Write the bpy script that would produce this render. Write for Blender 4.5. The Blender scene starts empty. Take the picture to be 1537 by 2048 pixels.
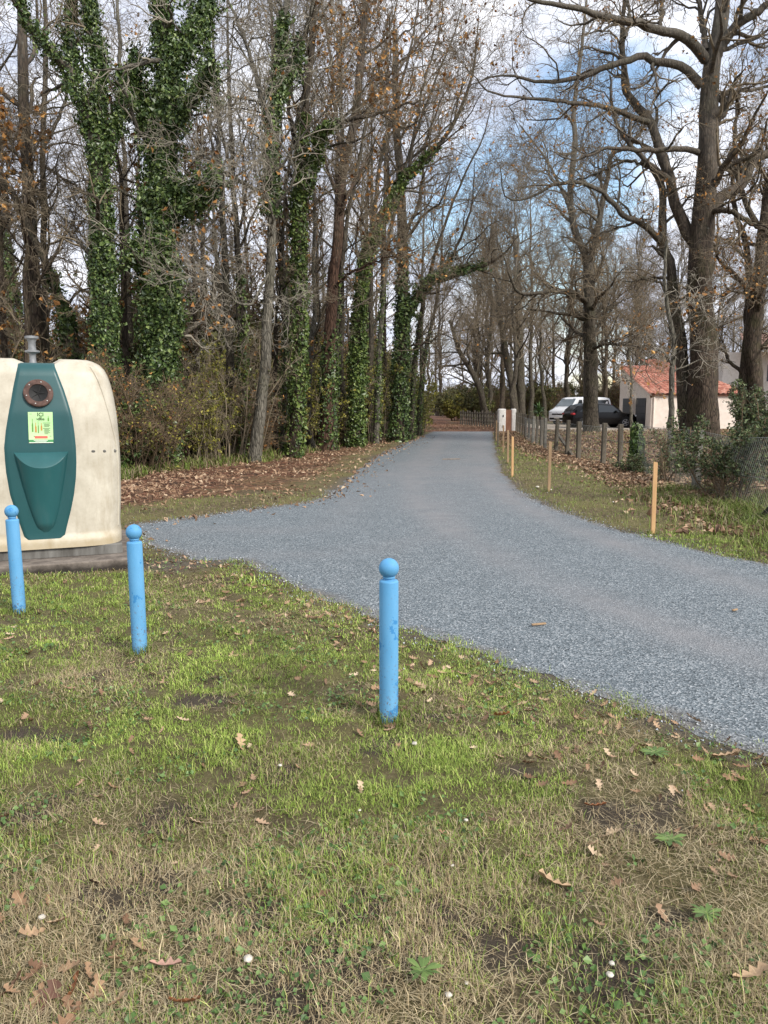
import bpy, bmesh, math, random
import numpy as np
from mathutils import Vector, Matrix
rng = np.random.default_rng(7)
random.seed(7)
SC = bpy.context.scene
COL = SC.collection

# ------------------------------------------------------------------ camera
F = 1550.0; PITCH = math.radians(8.0); CAMZ = 1.55
CP, SP = math.cos(PITCH), math.sin(PITCH)
cd = bpy.data.cameras.new("camera"); cam = bpy.data.objects.new("camera", cd); COL.objects.link(cam)
cam.location = (0, 0, CAMZ); cam.rotation_euler = (math.radians(90) - PITCH, 0, 0)
cd.sensor_fit = 'VERTICAL'; cd.sensor_height = 24.0; cd.lens = F / 2048 * 24.0
cd.clip_start = 0.05; cd.clip_end = 3000
SC.camera = cam

# ------------------------------------------------------------------ world, sun, exposure
SUN_EL, SUN_AZ = math.radians(38), math.radians(135)      # azimuth clockwise from +Y: right and behind the camera
w = bpy.data.worlds.new("World"); SC.world = w; w.use_nodes = True
nt = w.node_tree; nt.nodes.clear()
def wn(t, **kw):
    n = nt.nodes.new(t)
    for k, v in kw.items(): setattr(n, k, v)
    return n
out = wn('ShaderNodeOutputWorld'); bg = wn('ShaderNodeBackground'); bg.inputs[1].default_value = 0.14
sky = wn('ShaderNodeTexSky', sky_type='NISHITA', sun_disc=False, sun_elevation=SUN_EL, sun_rotation=SUN_AZ)
sky.air_density = 1.3; sky.dust_density = 0.6; sky.ozone_density = 2.0
tc = wn('ShaderNodeTexCoord')
sep = wn('ShaderNodeSeparateXYZ'); nt.links.new(tc.outputs['Generated'], sep.inputs[0])
zc = wn('ShaderNodeMath', operation='MAXIMUM'); nt.links.new(sep.outputs[2], zc.inputs[0]); zc.inputs[1].default_value = 0.0
zp = wn('ShaderNodeMath', operation='ADD'); nt.links.new(zc.outputs[0], zp.inputs[0]); zp.inputs[1].default_value = 0.35
comb = wn('ShaderNodeCombineXYZ')
for i in (0, 1, 2): nt.links.new(zp.outputs[0], comb.inputs[i])
dv = wn('ShaderNodeVectorMath', operation='DIVIDE')
nt.links.new(tc.outputs['Generated'], dv.inputs[0]); nt.links.new(comb.outputs[0], dv.inputs[1])
n1 = wn('ShaderNodeTexNoise'); n1.inputs['Scale'].default_value = 2.3; n1.inputs['Detail'].default_value = 7; n1.inputs['Roughness'].default_value = 0.58
nt.links.new(dv.outputs[0], n1.inputs['Vector'])
# a break in the cloud cover above the end of the road
def wdir(px, py):
    dx, dy = (px - 768.5) / F, (1024 - py) / F
    v = Vector((dx, CP + dy * SP, -SP + dy * CP)); v.normalize(); return v
gaps = None
for (gx, gy, rad, amp) in ((1050, 330, 0.22, 0.15), (1290, 340, 0.26, 0.14), (1000, 570, 0.28, 0.16), (620, 420, 0.2, 0.08)):
    ds = wn('ShaderNodeVectorMath', operation='DISTANCE'); nt.links.new(tc.outputs['Generated'], ds.inputs[0])
    ds.inputs[1].default_value = wdir(gx, gy)
    mr = wn('ShaderNodeMapRange'); mr.interpolation_type = 'SMOOTHSTEP'
    nt.links.new(ds.outputs['Value'], mr.inputs[0])
    mr.inputs[1].default_value = 0.0; mr.inputs[2].default_value = rad; mr.inputs[3].default_value = amp; mr.inputs[4].default_value = 0.0
    if gaps is None: gaps = mr.outputs[0]
    else:
        ad = wn('ShaderNodeMath', operation='ADD'); nt.links.new(gaps, ad.inputs[0]); nt.links.new(mr.outputs[0], ad.inputs[1]); gaps = ad.outputs[0]
sb = wn('ShaderNodeMath', operation='SUBTRACT'); nt.links.new(n1.outputs[0], sb.inputs[0]); nt.links.new(gaps, sb.inputs[1])
cov = wn('ShaderNodeMapRange'); cov.interpolation_type = 'SMOOTHSTEP'; nt.links.new(sb.outputs[0], cov.inputs[0])
cov.inputs[1].default_value = 0.24; cov.inputs[2].default_value = 0.43; cov.inputs[3].default_value = 0.0; cov.inputs[4].default_value = 1.0
n2 = wn('ShaderNodeTexNoise'); n2.inputs['Scale'].default_value = 4.0; n2.inputs['Detail'].default_value = 5
nt.links.new(dv.outputs[0], n2.inputs['Vector'])
cr = wn('ShaderNodeValToRGB'); nt.links.new(n2.outputs[0], cr.inputs[0])
cr.color_ramp.elements[0].position = 0.38; cr.color_ramp.elements[0].color = (3.5, 3.8, 4.6, 1)
cr.color_ramp.elements[1].position = 0.60; cr.color_ramp.elements[1].color = (5.9, 6.0, 6.4, 1)
mx = wn('ShaderNodeMix', data_type='RGBA'); nt.links.new(cov.outputs[0], mx.inputs[0])
nt.links.new(sky.outputs[0], mx.inputs[6]); nt.links.new(cr.outputs[0], mx.inputs[7])
nt.links.new(mx.outputs[2], bg.inputs[0]); nt.links.new(bg.outputs[0], out.inputs[0])

sl = bpy.data.lights.new("sun", 'SUN'); sl.energy = 2.9; sl.angle = math.radians(18); sl.color = (1.0, 0.95, 0.87)
so = bpy.data.objects.new("sun", sl); COL.objects.link(so)
sdir = Vector((math.sin(SUN_AZ) * math.cos(SUN_EL), math.cos(SUN_AZ) * math.cos(SUN_EL), math.sin(SUN_EL)))
so.rotation_euler = sdir.to_track_quat('Z', 'Y').to_euler(); so.location = sdir * 60
SC.view_settings.view_transform = 'Standard'; SC.view_settings.look = 'None'
SC.view_settings.exposure = 0.70; SC.view_settings.gamma = 1.0
SC.view_settings.use_curve_mapping = False
SC.cycles.max_bounces = 5; SC.cycles.diffuse_bounces = 3; SC.cycles.glossy_bounces = 2

# ------------------------------------------------------------------ pixel -> world
def P(px, py, Y):
    dx, dy = (px - 768.5) / F, (1024 - py) / F
    t = Y / (CP + dy * SP)
    return np.array([dx * t, Y, CAMZ + (-SP + dy * CP) * t])
def G(px, py, z=0.0):
    dx, dy = (px - 768.5) / F, (1024 - py) / F
    t = (z - CAMZ) / (-SP + dy * CP)
    return np.array([dx * t, (CP + dy * SP) * t])

# ------------------------------------------------------------------ object helpers
def empty(name, loc=(0, 0, 0), rz=0.0):
    o = bpy.data.objects.new(name, None); COL.objects.link(o)
    o.location = [float(v) for v in loc]; o.rotation_euler = (0, 0, rz); o.empty_display_size = 0.2
    return o
def tag(o, label=None, cat=None, group=None, kind=None):
    if label: o['label'] = label
    if cat: o['category'] = cat
    if group: o['group'] = group
    if kind: o['kind'] = kind
    return o
def thing(name, label, cat, loc=(0, 0, 0), rz=0.0, group=None):
    return tag(empty(name, loc, rz), label, cat, group)
def link(name, me, mat=None, parent=None, loc=None):
    o = bpy.data.objects.new(name, me); COL.objects.link(o)
    if mat is not None and len(me.materials) == 0: me.materials.append(mat)
    if parent is not None: o.parent = parent
    if loc is not None: o.location = [float(v) for v in loc]
    return o
def npmesh(name, V, quads=None, tris=None, smooth=True, col=None, colname='Col'):
    me = bpy.data.meshes.new(name)
    V = np.asarray(V, dtype=np.float32)
    q = np.zeros((0, 4), np.int32) if quads is None else np.asarray(quads, np.int32).reshape(-1, 4)
    t = np.zeros((0, 3), np.int32) if tris is None else np.asarray(tris, np.int32).reshape(-1, 3)
    me.vertices.add(len(V)); me.vertices.foreach_set('co', V.ravel())
    nl = q.size + t.size
    me.loops.add(nl); me.loops.foreach_set('vertex_index', np.concatenate([q.ravel(), t.ravel()]).astype(np.int32))
    npoly = len(q) + len(t)
    me.polygons.add(npoly)
    starts = np.concatenate([np.arange(len(q)) * 4, q.size + np.arange(len(t)) * 3]).astype(np.int32)
    me.polygons.foreach_set('loop_start', starts)
    me.polygons.foreach_set('use_smooth', np.full(npoly, smooth))
    if col is not None:
        a = me.attributes.new(colname, 'FLOAT_COLOR', 'POINT')
        c = np.ones((len(V), 4), np.float32); c[:, :3] = col
        a.data.foreach_set('color', c.ravel())
    me.update(calc_edges=True); me.validate()
    return me
class MB:
    """collects shapes into one mesh"""
    def __init__(s): s.bm = bmesh.new()
    def box(s, c, size, rz=0.0, bev=0.0, M=None, seg=1):
        r = bmesh.ops.create_cube(s.bm, size=1.0)
        vs = r['verts']
        m = Matrix.Translation(Vector(c)) @ Matrix.Rotation(rz, 4, 'Z') @ Matrix.Diagonal((*size, 1))
        bmesh.ops.transform(s.bm, matrix=(M @ m if M is not None else m), verts=vs)
        if bev > 0:
            es = list({e for v in vs for e in v.link_edges})
            bmesh.ops.bevel(s.bm, geom=es, offset=bev, segments=seg, affect='EDGES', profile=0.5)
        return s
    def lathe(s, prof, n=24, M=None, cap=True):
        rings = []
        for (r, z) in prof:
            ring = []
            for i in range(n):
                a = 2 * math.pi * i / n
                v = Vector((r * math.cos(a), r * math.sin(a), z))
                ring.append(s.bm.verts.new(M @ v if M is not None else v))
            rings.append(ring)
        for a, b in zip(rings[:-1], rings[1:]):
            for i in range(n): s.bm.faces.new((a[i], a[(i + 1) % n], b[(i + 1) % n], b[i]))
        if cap:
            s.bm.faces.new(rings[0][::-1]); s.bm.faces.new(rings[-1])
        return s
    def poly(s, pts):
        vs = [s.bm.verts.new(Vector([float(c) for c in p])) for p in pts]
        s.bm.faces.new(vs); return s
    def prism(s, pts, d, M=None):
        d = Vector(d)
        a = [Vector(p) for p in pts]; b = [p + d for p in a]
        if M is not None: a = [M @ p for p in a]; b = [M @ p for p in b]
        va = [s.bm.verts.new(p) for p in a]; vb = [s.bm.verts.new(p) for p in b]
        n = len(va)
        s.bm.faces.new(va[::-1]); s.bm.faces.new(vb)
        for i in range(n): s.bm.faces.new((va[i], va[(i + 1) % n], vb[(i + 1) % n], vb[i]))
        return s
    def build(s, name, mat, parent=None, smooth=False, loc=None, auto=None):
        bmesh.ops.recalc_face_normals(s.bm, faces=s.bm.faces)
        me = bpy.data.meshes.new(name); s.bm.to_mesh(me); s.bm.free()
        if smooth: me.polygons.foreach_set('use_smooth', np.full(len(me.polygons), True))
        if smooth and auto: me.set_sharp_from_angle(angle=math.radians(auto))
        return link(name, me, mat, parent, loc)

# ------------------------------------------------------------------ value noise in numpy
_lat = rng.random((256, 256))
def vnoise(x, y, sc=1.0, seed=0):
    x = np.asarray(x) * sc + seed * 17.31; y = np.asarray(y) * sc + seed * 9.77
    xi = np.floor(x).astype(int); yi = np.floor(y).astype(int); fx = x - xi; fy = y - yi
    fx = fx * fx * (3 - 2 * fx); fy = fy * fy * (3 - 2 * fy)
    a = _lat[xi % 256, yi % 256]; b = _lat[(xi + 1) % 256, yi % 256]
    c = _lat[xi % 256, (yi + 1) % 256]; d = _lat[(xi + 1) % 256, (yi + 1) % 256]
    return (a * (1 - fx) + b * fx) * (1 - fy) + (c * (1 - fx) + d * fx) * fy
def fbm(x, y, sc=1.0, seed=0, o=3):
    s = 0; a = 1; t = 0
    for i in range(o):
        s = s + a * vnoise(x, y, sc * 2 ** i, seed + i * 3); t += a; a *= 0.5
    return s / t
def sstep(x, a, b):
    t = np.clip((x - a) / (b - a), 0, 1); return t * t * (3 - 2 * t)

# ------------------------------------------------------------------ materials
class NB:
    def __init__(s, name):
        s.m = bpy.data.materials.new(name); s.m.use_nodes = True; s.t = s.m.node_tree
        s.b = s.t.nodes['Principled BSDF']; s.b.inputs['Roughness'].default_value = 0.8
        s.b.inputs['Specular IOR Level'].default_value = 0.3
    def n(s, t, **kw):
        x = s.t.nodes.new(t)
        for k, v in kw.items(): setattr(x, k, v)
        return x
    def l(s, a, b): s.t.links.new(a, b)
    def setv(s, sock, v):
        if hasattr(v, 'is_output'): s.l(v, sock)
        else: sock.default_value = v
    def pos(s, kind='Object', scale=(1, 1, 1)):
        c = s.n('ShaderNodeTexCoord')
        if scale == (1, 1, 1): return c.outputs[kind]
        mp = s.n('ShaderNodeMapping'); mp.inputs['Scale'].default_value = scale
        s.l(c.outputs[kind], mp.inputs[0]); return mp.outputs[0]
    def geo(s, o='Position'): return s.n('ShaderNodeNewGeometry').outputs[o]
    def noise(s, vec, scale, detail=4, rough=0.55):
        x = s.n('ShaderNodeTexNoise'); x.inputs['Scale'].default_value = scale; x.inputs['Detail'].default_value = detail
        x.inputs['Roughness'].default_value = rough; s.l(vec, x.inputs['Vector']); return x.outputs[0]
    def voro(s, vec, scale, out='Color', feature='F1'):
        x = s.n('ShaderNodeTexVoronoi', feature=feature); x.inputs['Scale'].default_value = scale
        s.l(vec, x.inputs['Vector']); return x.outputs[out]
    def ramp(s, fac, stops, mode='LINEAR'):
        x = s.n('ShaderNodeValToRGB'); s.l(fac, x.inputs[0]); cr = x.color_ramp; cr.interpolation = mode
        while len(cr.elements) < len(stops): cr.elements.new(0.5)
        for e, (p, c) in zip(cr.elements, stops):
            e.position = p; e.color = (*c, 1) if len(c) == 3 else c
        return x.outputs[0]
    def mr(s, v, a, b, c=0.0, d=1.0):
        x = s.n('ShaderNodeMapRange'); s.l(v, x.inputs[0])
        for i, q in enumerate((a, b, c, d)): x.inputs[i + 1].default_value = q
        return x.outputs[0]
    def mix(s, f, a, b, bt='MIX'):
        x = s.n('ShaderNodeMix', data_type='RGBA', blend_type=bt)
        s.setv(x.inputs[0], f)
        for k, v in ((6, a), (7, b)): s.setv(x.inputs[k], (*v, 1) if isinstance(v, tuple) and len(v) == 3 else v)
        return x.outputs[2]
    def math(s, op, a, b=0.0):
        x = s.n('ShaderNodeMath', operation=op); s.setv(x.inputs[0], a); s.setv(x.inputs[1], b); return x.outputs[0]
    def bump(s, h, strength=0.5, dist=0.01):
        x = s.n('ShaderNodeBump'); x.inputs['Strength'].default_value = strength; x.inputs['Distance'].default_value = dist
        s.l(h, x.inputs['Height']); s.l(x.outputs[0], s.b.inputs['Normal'])
    def done(s, base=None, rough=None, metal=None, spec=None):
        if base is not None: s.setv(s.b.inputs['Base Color'], (*base, 1) if isinstance(base, tuple) and len(base) == 3 else base)
        if rough is not None: s.setv(s.b.inputs['Roughness'], rough)
        if metal is not None: s.setv(s.b.inputs['Metallic'], metal)
        if spec is not None: s.setv(s.b.inputs['Specular IOR Level'], spec)
        return s.m
M = {}
def speck(name, c1, c2, scale=8, rough=0.7, bump=0.2, bd=0.004, detail=6, stretch=(1, 1, 1), metal=None, kind='Object'):
    b = NB(name); n = b.noise(b.pos(kind, stretch), scale, detail, 0.65)
    b.bump(n, bump, bd); M[name] = b.done(b.ramp(n, [(0.32, c1), (0.68, c2)]), rough, metal); return M[name]

# gravel
b = NB('gravel'); p = b.geo()
v1 = b.voro(p, 105, 'Color'); sepc = b.n('ShaderNodeSeparateColor'); b.l(v1, sepc.inputs[0])
stone = b.ramp(sepc.outputs[0], [(0.0, (0.045, 0.055, 0.062)), (0.4, (0.115, 0.140, 0.155)), (0.75, (0.185, 0.212, 0.229)), (1.0, (0.37, 0.39, 0.40))])
wa = b.n('ShaderNodeAttribute', attribute_name='wear'); ws = b.n('ShaderNodeSeparateColor'); b.l(wa.outputs['Color'], ws.inputs[0])
dust = b.noise(p, 1.1, 5, 0.65)
wear = b.math('MULTIPLY', ws.outputs[0], b.mr(dust, 0.25, 0.65, 0.35, 1.0))
colr = b.mix(wear, stone, (0.215, 0.212, 0.216))
colr = b.mix(b.mr(b.math('ADD', ws.outputs[1], b.math('MULTIPLY', b.math('SUBTRACT', dust, .5), 1.2)), .55, .9, 0, .6), colr, (0.15, 0.125, 0.10))
fine = b.noise(p, 3.0, 5, 0.7)
colr = b.mix(b.mr(fine, 0.45, 0.75, 0, 0.35), colr, (0.085, 0.10, 0.11))
dst = b.voro(p, 105, 'Distance'); b.bump(dst, 0.7, 0.009)
M['gravel'] = b.done(colr, 0.85)
# ground: lawn soil, leaf litter and lot, by zone attribute
b = NB('ground'); p = b.geo()
at = b.n('ShaderNodeAttribute', attribute_name='zone'); sc_ = b.n('ShaderNodeSeparateColor'); b.l(at.outputs['Color'], sc_.inputs[0])
nA = b.noise(p, 1.1, 6, 0.65); nB = b.noise(p, 14, 5, 0.7); nC = b.noise(p, 240, 6, 0.85)
lawn = b.ramp(nB, [(0.3, (0.026, 0.018, 0.011)), (0.5, (0.11, 0.083, 0.045)), (0.7, (0.28, 0.225, 0.13))])
green = b.ramp(nC, [(0.38, (0.02, 0.017, 0.009)), (0.5, (0.13, 0.115, 0.04)), (0.62, (0.34, 0.31, 0.13))])
lawn = b.mix(b.mr(nA, 0.38, 0.62), lawn, green)
sat = b.n('ShaderNodeAttribute', attribute_name='soil')
sf = b.mr(b.math('ADD', sat.outputs['Fac'], b.math('MULTIPLY', b.math('SUBTRACT', nB, .5), .8)), .25, .6)
lawn = b.mix(sf, lawn, b.ramp(nC, [(.3, (.022, .016, .011)), (.55, (.085, .066, .046)), (.72, (.22, .175, .125))]))
vl = b.voro(p, 11, 'Color'); sl_ = b.n('ShaderNodeSeparateColor'); b.l(vl, sl_.inputs[0])
litter = b.ramp(sl_.outputs[0], [(0.0, (0.035, 0.018, 0.011)), (0.45, (0.12, 0.052, 0.028)), (0.8, (0.22, 0.10, 0.055)), (1.0, (0.30, 0.18, 0.11))])
litf = b.math('MULTIPLY', b.mr(b.math('ADD', sc_.outputs[0], b.math('MULTIPLY', b.math('SUBTRACT', nB, 0.5), 1.0)), 0.35, 0.65), 1.0)
base = b.mix(litf, lawn, litter)
dirt = b.ramp(nC, [(0.25, (0.05, 0.04, 0.03)), (0.75, (0.20, 0.17, 0.13))])
dirf = b.mr(b.math('ADD', sc_.outputs[1], b.math('MULTIPLY', b.math('SUBTRACT', nB, 0.5), 0.9)), 0.4, 0.7)
base = b.mix(dirf, base, dirt)
paved = b.mix(b.mr(sc_.outputs[2], 0.45, 0.55), base, b.ramp(nC, [(0.3, (0.30, 0.25, 0.20)), (0.7, (0.42, 0.36, 0.29))]))
b.bump(b.math('ADD', nC, nB), 0.8, 0.03); M['ground'] = b.done(paved, 0.95)
# vertex coloured vegetation
b = NB('blade'); at = b.n('ShaderNodeAttribute', attribute_name='Col'); M['blade'] = b.done(at.outputs['Color'], 0.6, spec=0.25)
def leafmat(name, stops, rough=0.5, spec=0.4):
    b = NB(name); r = b.geo('Random Per Island'); M[name] = b.done(b.ramp(r, stops), rough, spec=spec); return M[name]
leafmat('ivy', [(0, (0.020, 0.040, 0.012)), (0.5, (0.062, 0.105, 0.028)), (0.85, (0.12, 0.175, 0.048)), (1, (0.24, 0.30, 0.10))], 0.4, 0.5)
leafmat('ivy_bright', [(0, (0.028, 0.05, 0.012)), (0.5, (0.075, 0.12, 0.026)), (1, (0.18, 0.23, 0.06))], 0.45, 0.45)
leafmat('brown_leaf', [(0, (0.14, 0.06, 0.02)), (0.5, (0.33, 0.16, 0.05)), (1, (0.52, 0.30, 0.10))], 0.7, 0.2)
leafmat('litter_leaf', [(0, (0.085, 0.052, 0.033)), (0.4, (0.23, 0.14, 0.085)), (0.8, (0.37, 0.25, 0.16)), (1, (0.50, 0.39, 0.27))], 0.75, 0.25)
leafmat('yellow_leaf', [(0, (0.07, 0.08, 0.012)), (0.5, (0.17, 0.17, 0.025)), (1, (0.32, 0.28, 0.05))], 0.55)
leafmat('olive_leaf', [(0, (0.03, 0.04, 0.010)), (0.5, (0.085, 0.095, 0.026)), (1, (0.19, 0.185, 0.055))], 0.55)
leafmat('gorse_leaf', [(0, (0.020, 0.032, 0.012)), (0.5, (0.055, 0.078, 0.028)), (1, (0.15, 0.185, 0.07))], 0.5)
leafmat('yucca_leaf', [(0, (0.03, 0.07, 0.02)), (1, (0.13, 0.22, 0.07))], 0.45)
def bark(name, c1, c2, moss=(0.045, 0.05, 0.015), mossf=0.4, sc=9, up_=.6):
    b = NB(name); pv = b.pos('Object', (1, 1, 0.22)); n = b.noise(pv, sc, 6, 0.7); vv = b.voro(pv, sc * 1.6, 'Distance', 'DISTANCE_TO_EDGE')
    c = b.ramp(n, [(0.3, c1), (0.7, c2)])
    c = b.mix(b.mr(vv, 0.0, 0.16, 0.85, 0.0), c, tuple(x * 0.25 for x in c1))
    mo = b.noise(b.pos('Object'), 1.3, 5, 0.7); c = b.mix(b.mr(mo, 0.48, 0.66, 0, mossf), c, moss)
    li = b.noise(b.pos('Object'), 5.5, 5, 0.75); c = b.mix(b.mr(li, 0.62, 0.72, 0, 0.55), c, (0.24, 0.25, 0.21))
    sp = b.n('ShaderNodeSeparateXYZ'); b.l(b.pos('Object'), sp.inputs[0])
    hi = b.math('ADD', sp.outputs[2], b.math('MULTIPLY', li, 6.0)); c = b.mix(b.mr(hi, 9.0, 18.0, 0, up_), c, b.ramp(n, [(.3, (.13, .12, .10)), (.7, (.27, .26, .23))]))
    b.bump(b.math('ADD', n, vv), 0.9, 0.04); M[name] = b.done(c, 0.9)
bark('oak_bark', (0.046, 0.038, 0.028), (0.135, 0.113, 0.085))
bark('brown_bark', (0.036, 0.025, 0.017), (0.115, 0.085, 0.062), mossf=0.4, up_=.4)
bark('pale_bark', (0.085, 0.076, 0.058), (0.23, 0.21, 0.17), mossf=0.3, sc=12)
bark('red_bark', (0.055, 0.030, 0.020), (0.15, 0.085, 0.058), mossf=0.2)
speck('twig', (0.105, 0.082, 0.052), (0.27, 0.22, 0.155), 3.0, 0.85, 0.0)
speck('pale_twig', (0.18, 0.16, 0.125), (0.40, 0.36, 0.29), 3.0, 0.85, 0.0)
speck('dark_twig', (0.08, 0.056, 0.034), (0.21, 0.15, 0.092), 2.0, 0.9, 0.0)
speck('grey_twig', (0.12, 0.095, 0.062), (0.26, 0.21, 0.145), 2.0, 0.9, 0.0)

# ------------------------------------------------------------------ plan of the ground (metres)
def gp(l): return np.array([G(*p) for p in l])
left_edge = gp([(262, 1052), (400, 1034), (520, 1018), (600, 1008), (655, 996), (690, 965), (720, 938), (760, 908), (800, 890), (835, 876), (868, 863)])
right_edge = gp([(985, 863), (988, 885), (992, 910), (1005, 945), (1030, 975), (1065, 998), (1110, 1018), (1160, 1037), (1230, 1058), (1300, 1076), (1380, 1096), (1450, 1113), (1537, 1131)])
near_edge = gp([(1537, 1512), (1460, 1482), (1370, 1450), (1280, 1416), (1200, 1386), (1130, 1370), (1050, 1344), (970, 1310), (900, 1284), (800, 1254), (700, 1216), (640, 1196), (590, 1176), (530, 1140), (480, 1122), (400, 1120), (340, 1105), (290, 1085)])
ext_r = np.array([[9.0, 7.4], [14.0, 5.2], [14.0, 0.4], [6.0, 1.6]])
road_poly = np.concatenate([left_edge, right_edge, ext_r, near_edge])
def densify(poly, step=0.10, jit=0.06, seed=1):
    out = []
    n = len(poly)
    for i in range(n):
        a, c = poly[i], poly[(i + 1) % n]; L = np.linalg.norm(c - a); k = max(1, int(L / step))
        for j in range(k):
            q = a + (c - a) * j / k
            out.append(q + (fbm(q[0], q[1], 5.0, seed, 3) - 0.5) * 4 * jit * np.array([(c - a)[1], -(c - a)[0]]) / max(L, 1e-6))
    return np.array(out)
road_d = densify(road_poly)
def inpoly(x, y, poly):
    x = np.asarray(x, float); y = np.asarray(y, float); r = np.zeros(x.shape, bool)
    for (x0, y0), (x1, y1) in zip(poly, np.roll(poly, -1, 0)):
        if y0 == y1: continue
        c = ((y0 > y) != (y1 > y)) & (x < (x1 - x0) * (y - y0) / (y1 - y0) + x0); r ^= c
    return r
def dist_line(x, y, pts, closed=True):
    x = np.asarray(x, float); y = np.asarray(y, float); d = np.full(x.shape, 1e9)
    q = np.roll(pts, -1, 0) if closed else pts[1:]
    for a, c in zip(pts if closed else pts[:-1], q):
        ab = c - a; L2 = ab @ ab + 1e-12
        t = np.clip(((x - a[0]) * ab[0] + (y - a[1]) * ab[1]) / L2, 0, 1)
        d = np.minimum(d, np.hypot(x - a[0] - t * ab[0], y - a[1] - t * ab[1]))
    return d
def road_sd(x, y):                       # >0 outside the road
    d = dist_line(x, y, road_poly); return np.where(inpoly(x, y, road_poly), -d, d)
forest_line = np.array([[-30, 13.0], [-9.0, 14.6], [-5.6, 16.2], [-3.4, 19.6], [-1.5, 28], [0.6, 42], [3.2, 70], [5.5, 130]])
fence_line = np.array([[5.0, 7.0], [5.1, 10.0], [5.35, 13.2], [5.65, 17.4], [5.5, 19.6], [5.45, 24.6], [5.55, 29.0], [6.2, 36.0], [7.2, 42.5]])
def fx_at(y): return np.interp(y, forest_line[:, 1], forest_line[:, 0])
def nx_at(y): return np.interp(y, fence_line[:, 1], fence_line[:, 0])
def height(x, y):
    x = np.asarray(x, float); y = np.asarray(y, float)
    sd = road_sd(x, y)
    h = (fbm(x, y, 1.6, 2, 3) - 0.5) * 0.11 + (fbm(x, y, 6.0, 5, 2) - 0.5) * 0.035 + 0.02
    far = sstep(np.hypot(x, y), 45, 60)
    h = h * (1 - far)
    return np.where(sd < -0.30, -0.03, h * sstep(sd, 0.0, 0.5) + 0.0035)

def catmull(pts, n):
    pts = np.asarray(pts, float)
    if len(pts) == 2: return pts[0] + (pts[1] - pts[0]) * np.linspace(0, 1, n)[:, None]
    seg = np.linalg.norm(np.diff(pts, axis=0), axis=1); s = np.concatenate([[0], np.cumsum(seg)]); u = np.linspace(0, s[-1], n)
    ext = np.concatenate([[2 * pts[0] - pts[1]], pts, [2 * pts[-1] - pts[-2]]])
    i = np.clip(np.searchsorted(s, u, side='right') - 1, 0, len(pts) - 2); t = ((u - s[i]) / np.maximum(seg[i], 1e-9))[:, None]
    p0, p1, p2, p3 = ext[i], ext[i + 1], ext[i + 2], ext[i + 3]
    return 0.5 * (2 * p1 + (p2 - p0) * t + (2 * p0 - 5 * p1 + 4 * p2 - p3) * t ** 2 + (3 * p1 - p0 - 3 * p2 + p3) * t ** 3)
SOIL = [(*G(px, py), r) for px, py, r in ((850, 1885, .17), (700, 1860, .13), (250, 1760, .15), (1235, 1965, .13), (630, 1985, .15), (1035, 1565, .08),(1200, 1632, .055), (50, 1485, .16), (415, 1412, .13), (1350, 1850, .09), (775, 1500, .12), (845, 1452, .07), (1000, 1900, .12), (480, 1840, .12), (340, 1640, .10), (1330, 1600, .05), (560, 1550, .09), (900, 1760, .13), (100, 1620, .12), (1150, 1900, .10))]
def soil(x, y):
    m = np.zeros(np.shape(x)); wob = .55 + .9 * fbm(x, y, 7.0, 101, 3)
    for (sx, sy, r) in SOIL: m = np.maximum(m, np.exp(-(((x - sx) / (1.25 * r)) ** 2 + ((y - sy) / r) ** 2)))
    m = m * wob * 1.15 + .55 * sstep(fbm(x, y, 2.1, 103, 3), .58, .75) * (1 - sstep(y, 3.0, 5.5))
    return np.clip(m, 0, 1)
# ground sheet
xs = np.concatenate([[-900, -400, -200, -120, -80, -60], np.arange(-45, -8, 0.5), np.arange(-8, 8, 0.11), np.arange(8, 45, 0.5), [45, 60, 80, 120, 200, 400, 900]])
ys = np.concatenate([[-300, -80, -30, -12, -6], np.arange(-3, 11, 0.11), np.arange(11, 30, 0.25), np.arange(30, 75, 0.6), [75, 80, 90, 110, 150, 220, 400, 900, 1500]])
X, Y = np.meshgrid(xs, ys); H = height(X.ravel(), Y.ravel())
Xr, Yr = X.ravel(), Y.ravel()
nx_, ny_ = len(xs), len(ys)
ii = (np.arange(ny_ - 1)[:, None] * nx_ + np.arange(nx_ - 1)[None]).ravel()
quads = np.stack([ii, ii + 1, ii + 1 + nx_, ii + nx_], 1)
leftd = dist_line(Xr, Yr, np.concatenate([left_edge, [[4.5, 60], [6.5, 110]]]), False)
left_zone = ((Xr < 1.5) & (Yr > 8)) | (Yr > 44)
lit = np.where((Xr < np.interp(Yr, [9, 13, 24, 44], [-2, -0.5, 0.0, 9])) & (Yr > 9.5), (.45 + .4 * fbm(Xr, Yr, .8, 81, 3)) * sstep(np.where(Yr > 13.5, leftd, leftd - .8), 0.0, 1.2), 0)
pth = np.array([[4.4, 42], [4.2, 50], [3.9, 58], [4.6, 70], [6.0, 100]]); lit = np.maximum(lit, np.where(Yr > 42.5, np.exp(-(dist_line(Xr, Yr, pth, False) / 1.5) ** 4) * .8, 0)); lit = np.maximum(lit, np.where((Yr > 42.5) & (Yr < 45.5) & (Xr > 2) & (Xr < 6.6), .8, 0))
fd = Xr - nx_at(Yr)
lit = np.maximum(lit, np.where((Yr > 8.8) & (Yr < 45), 0.62 * np.exp(-((fd + 0.35) / 0.4) ** 2), 0))
lot = (fd > 0.3) & (Yr > 8)
lit = np.where(lot, np.maximum(lit, 0.55 * (fbm(Xr, Yr, 0.25, 9) > 0.42) + 0.25), lit)
dirt = np.where(road_sd(Xr, Yr) < 0.5, 0.75 * (1 - sstep(road_sd(Xr, Yr), 0.05, 0.5)) * (fbm(Xr, Yr, 0.8, 4) + 0.25), 0)
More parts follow.
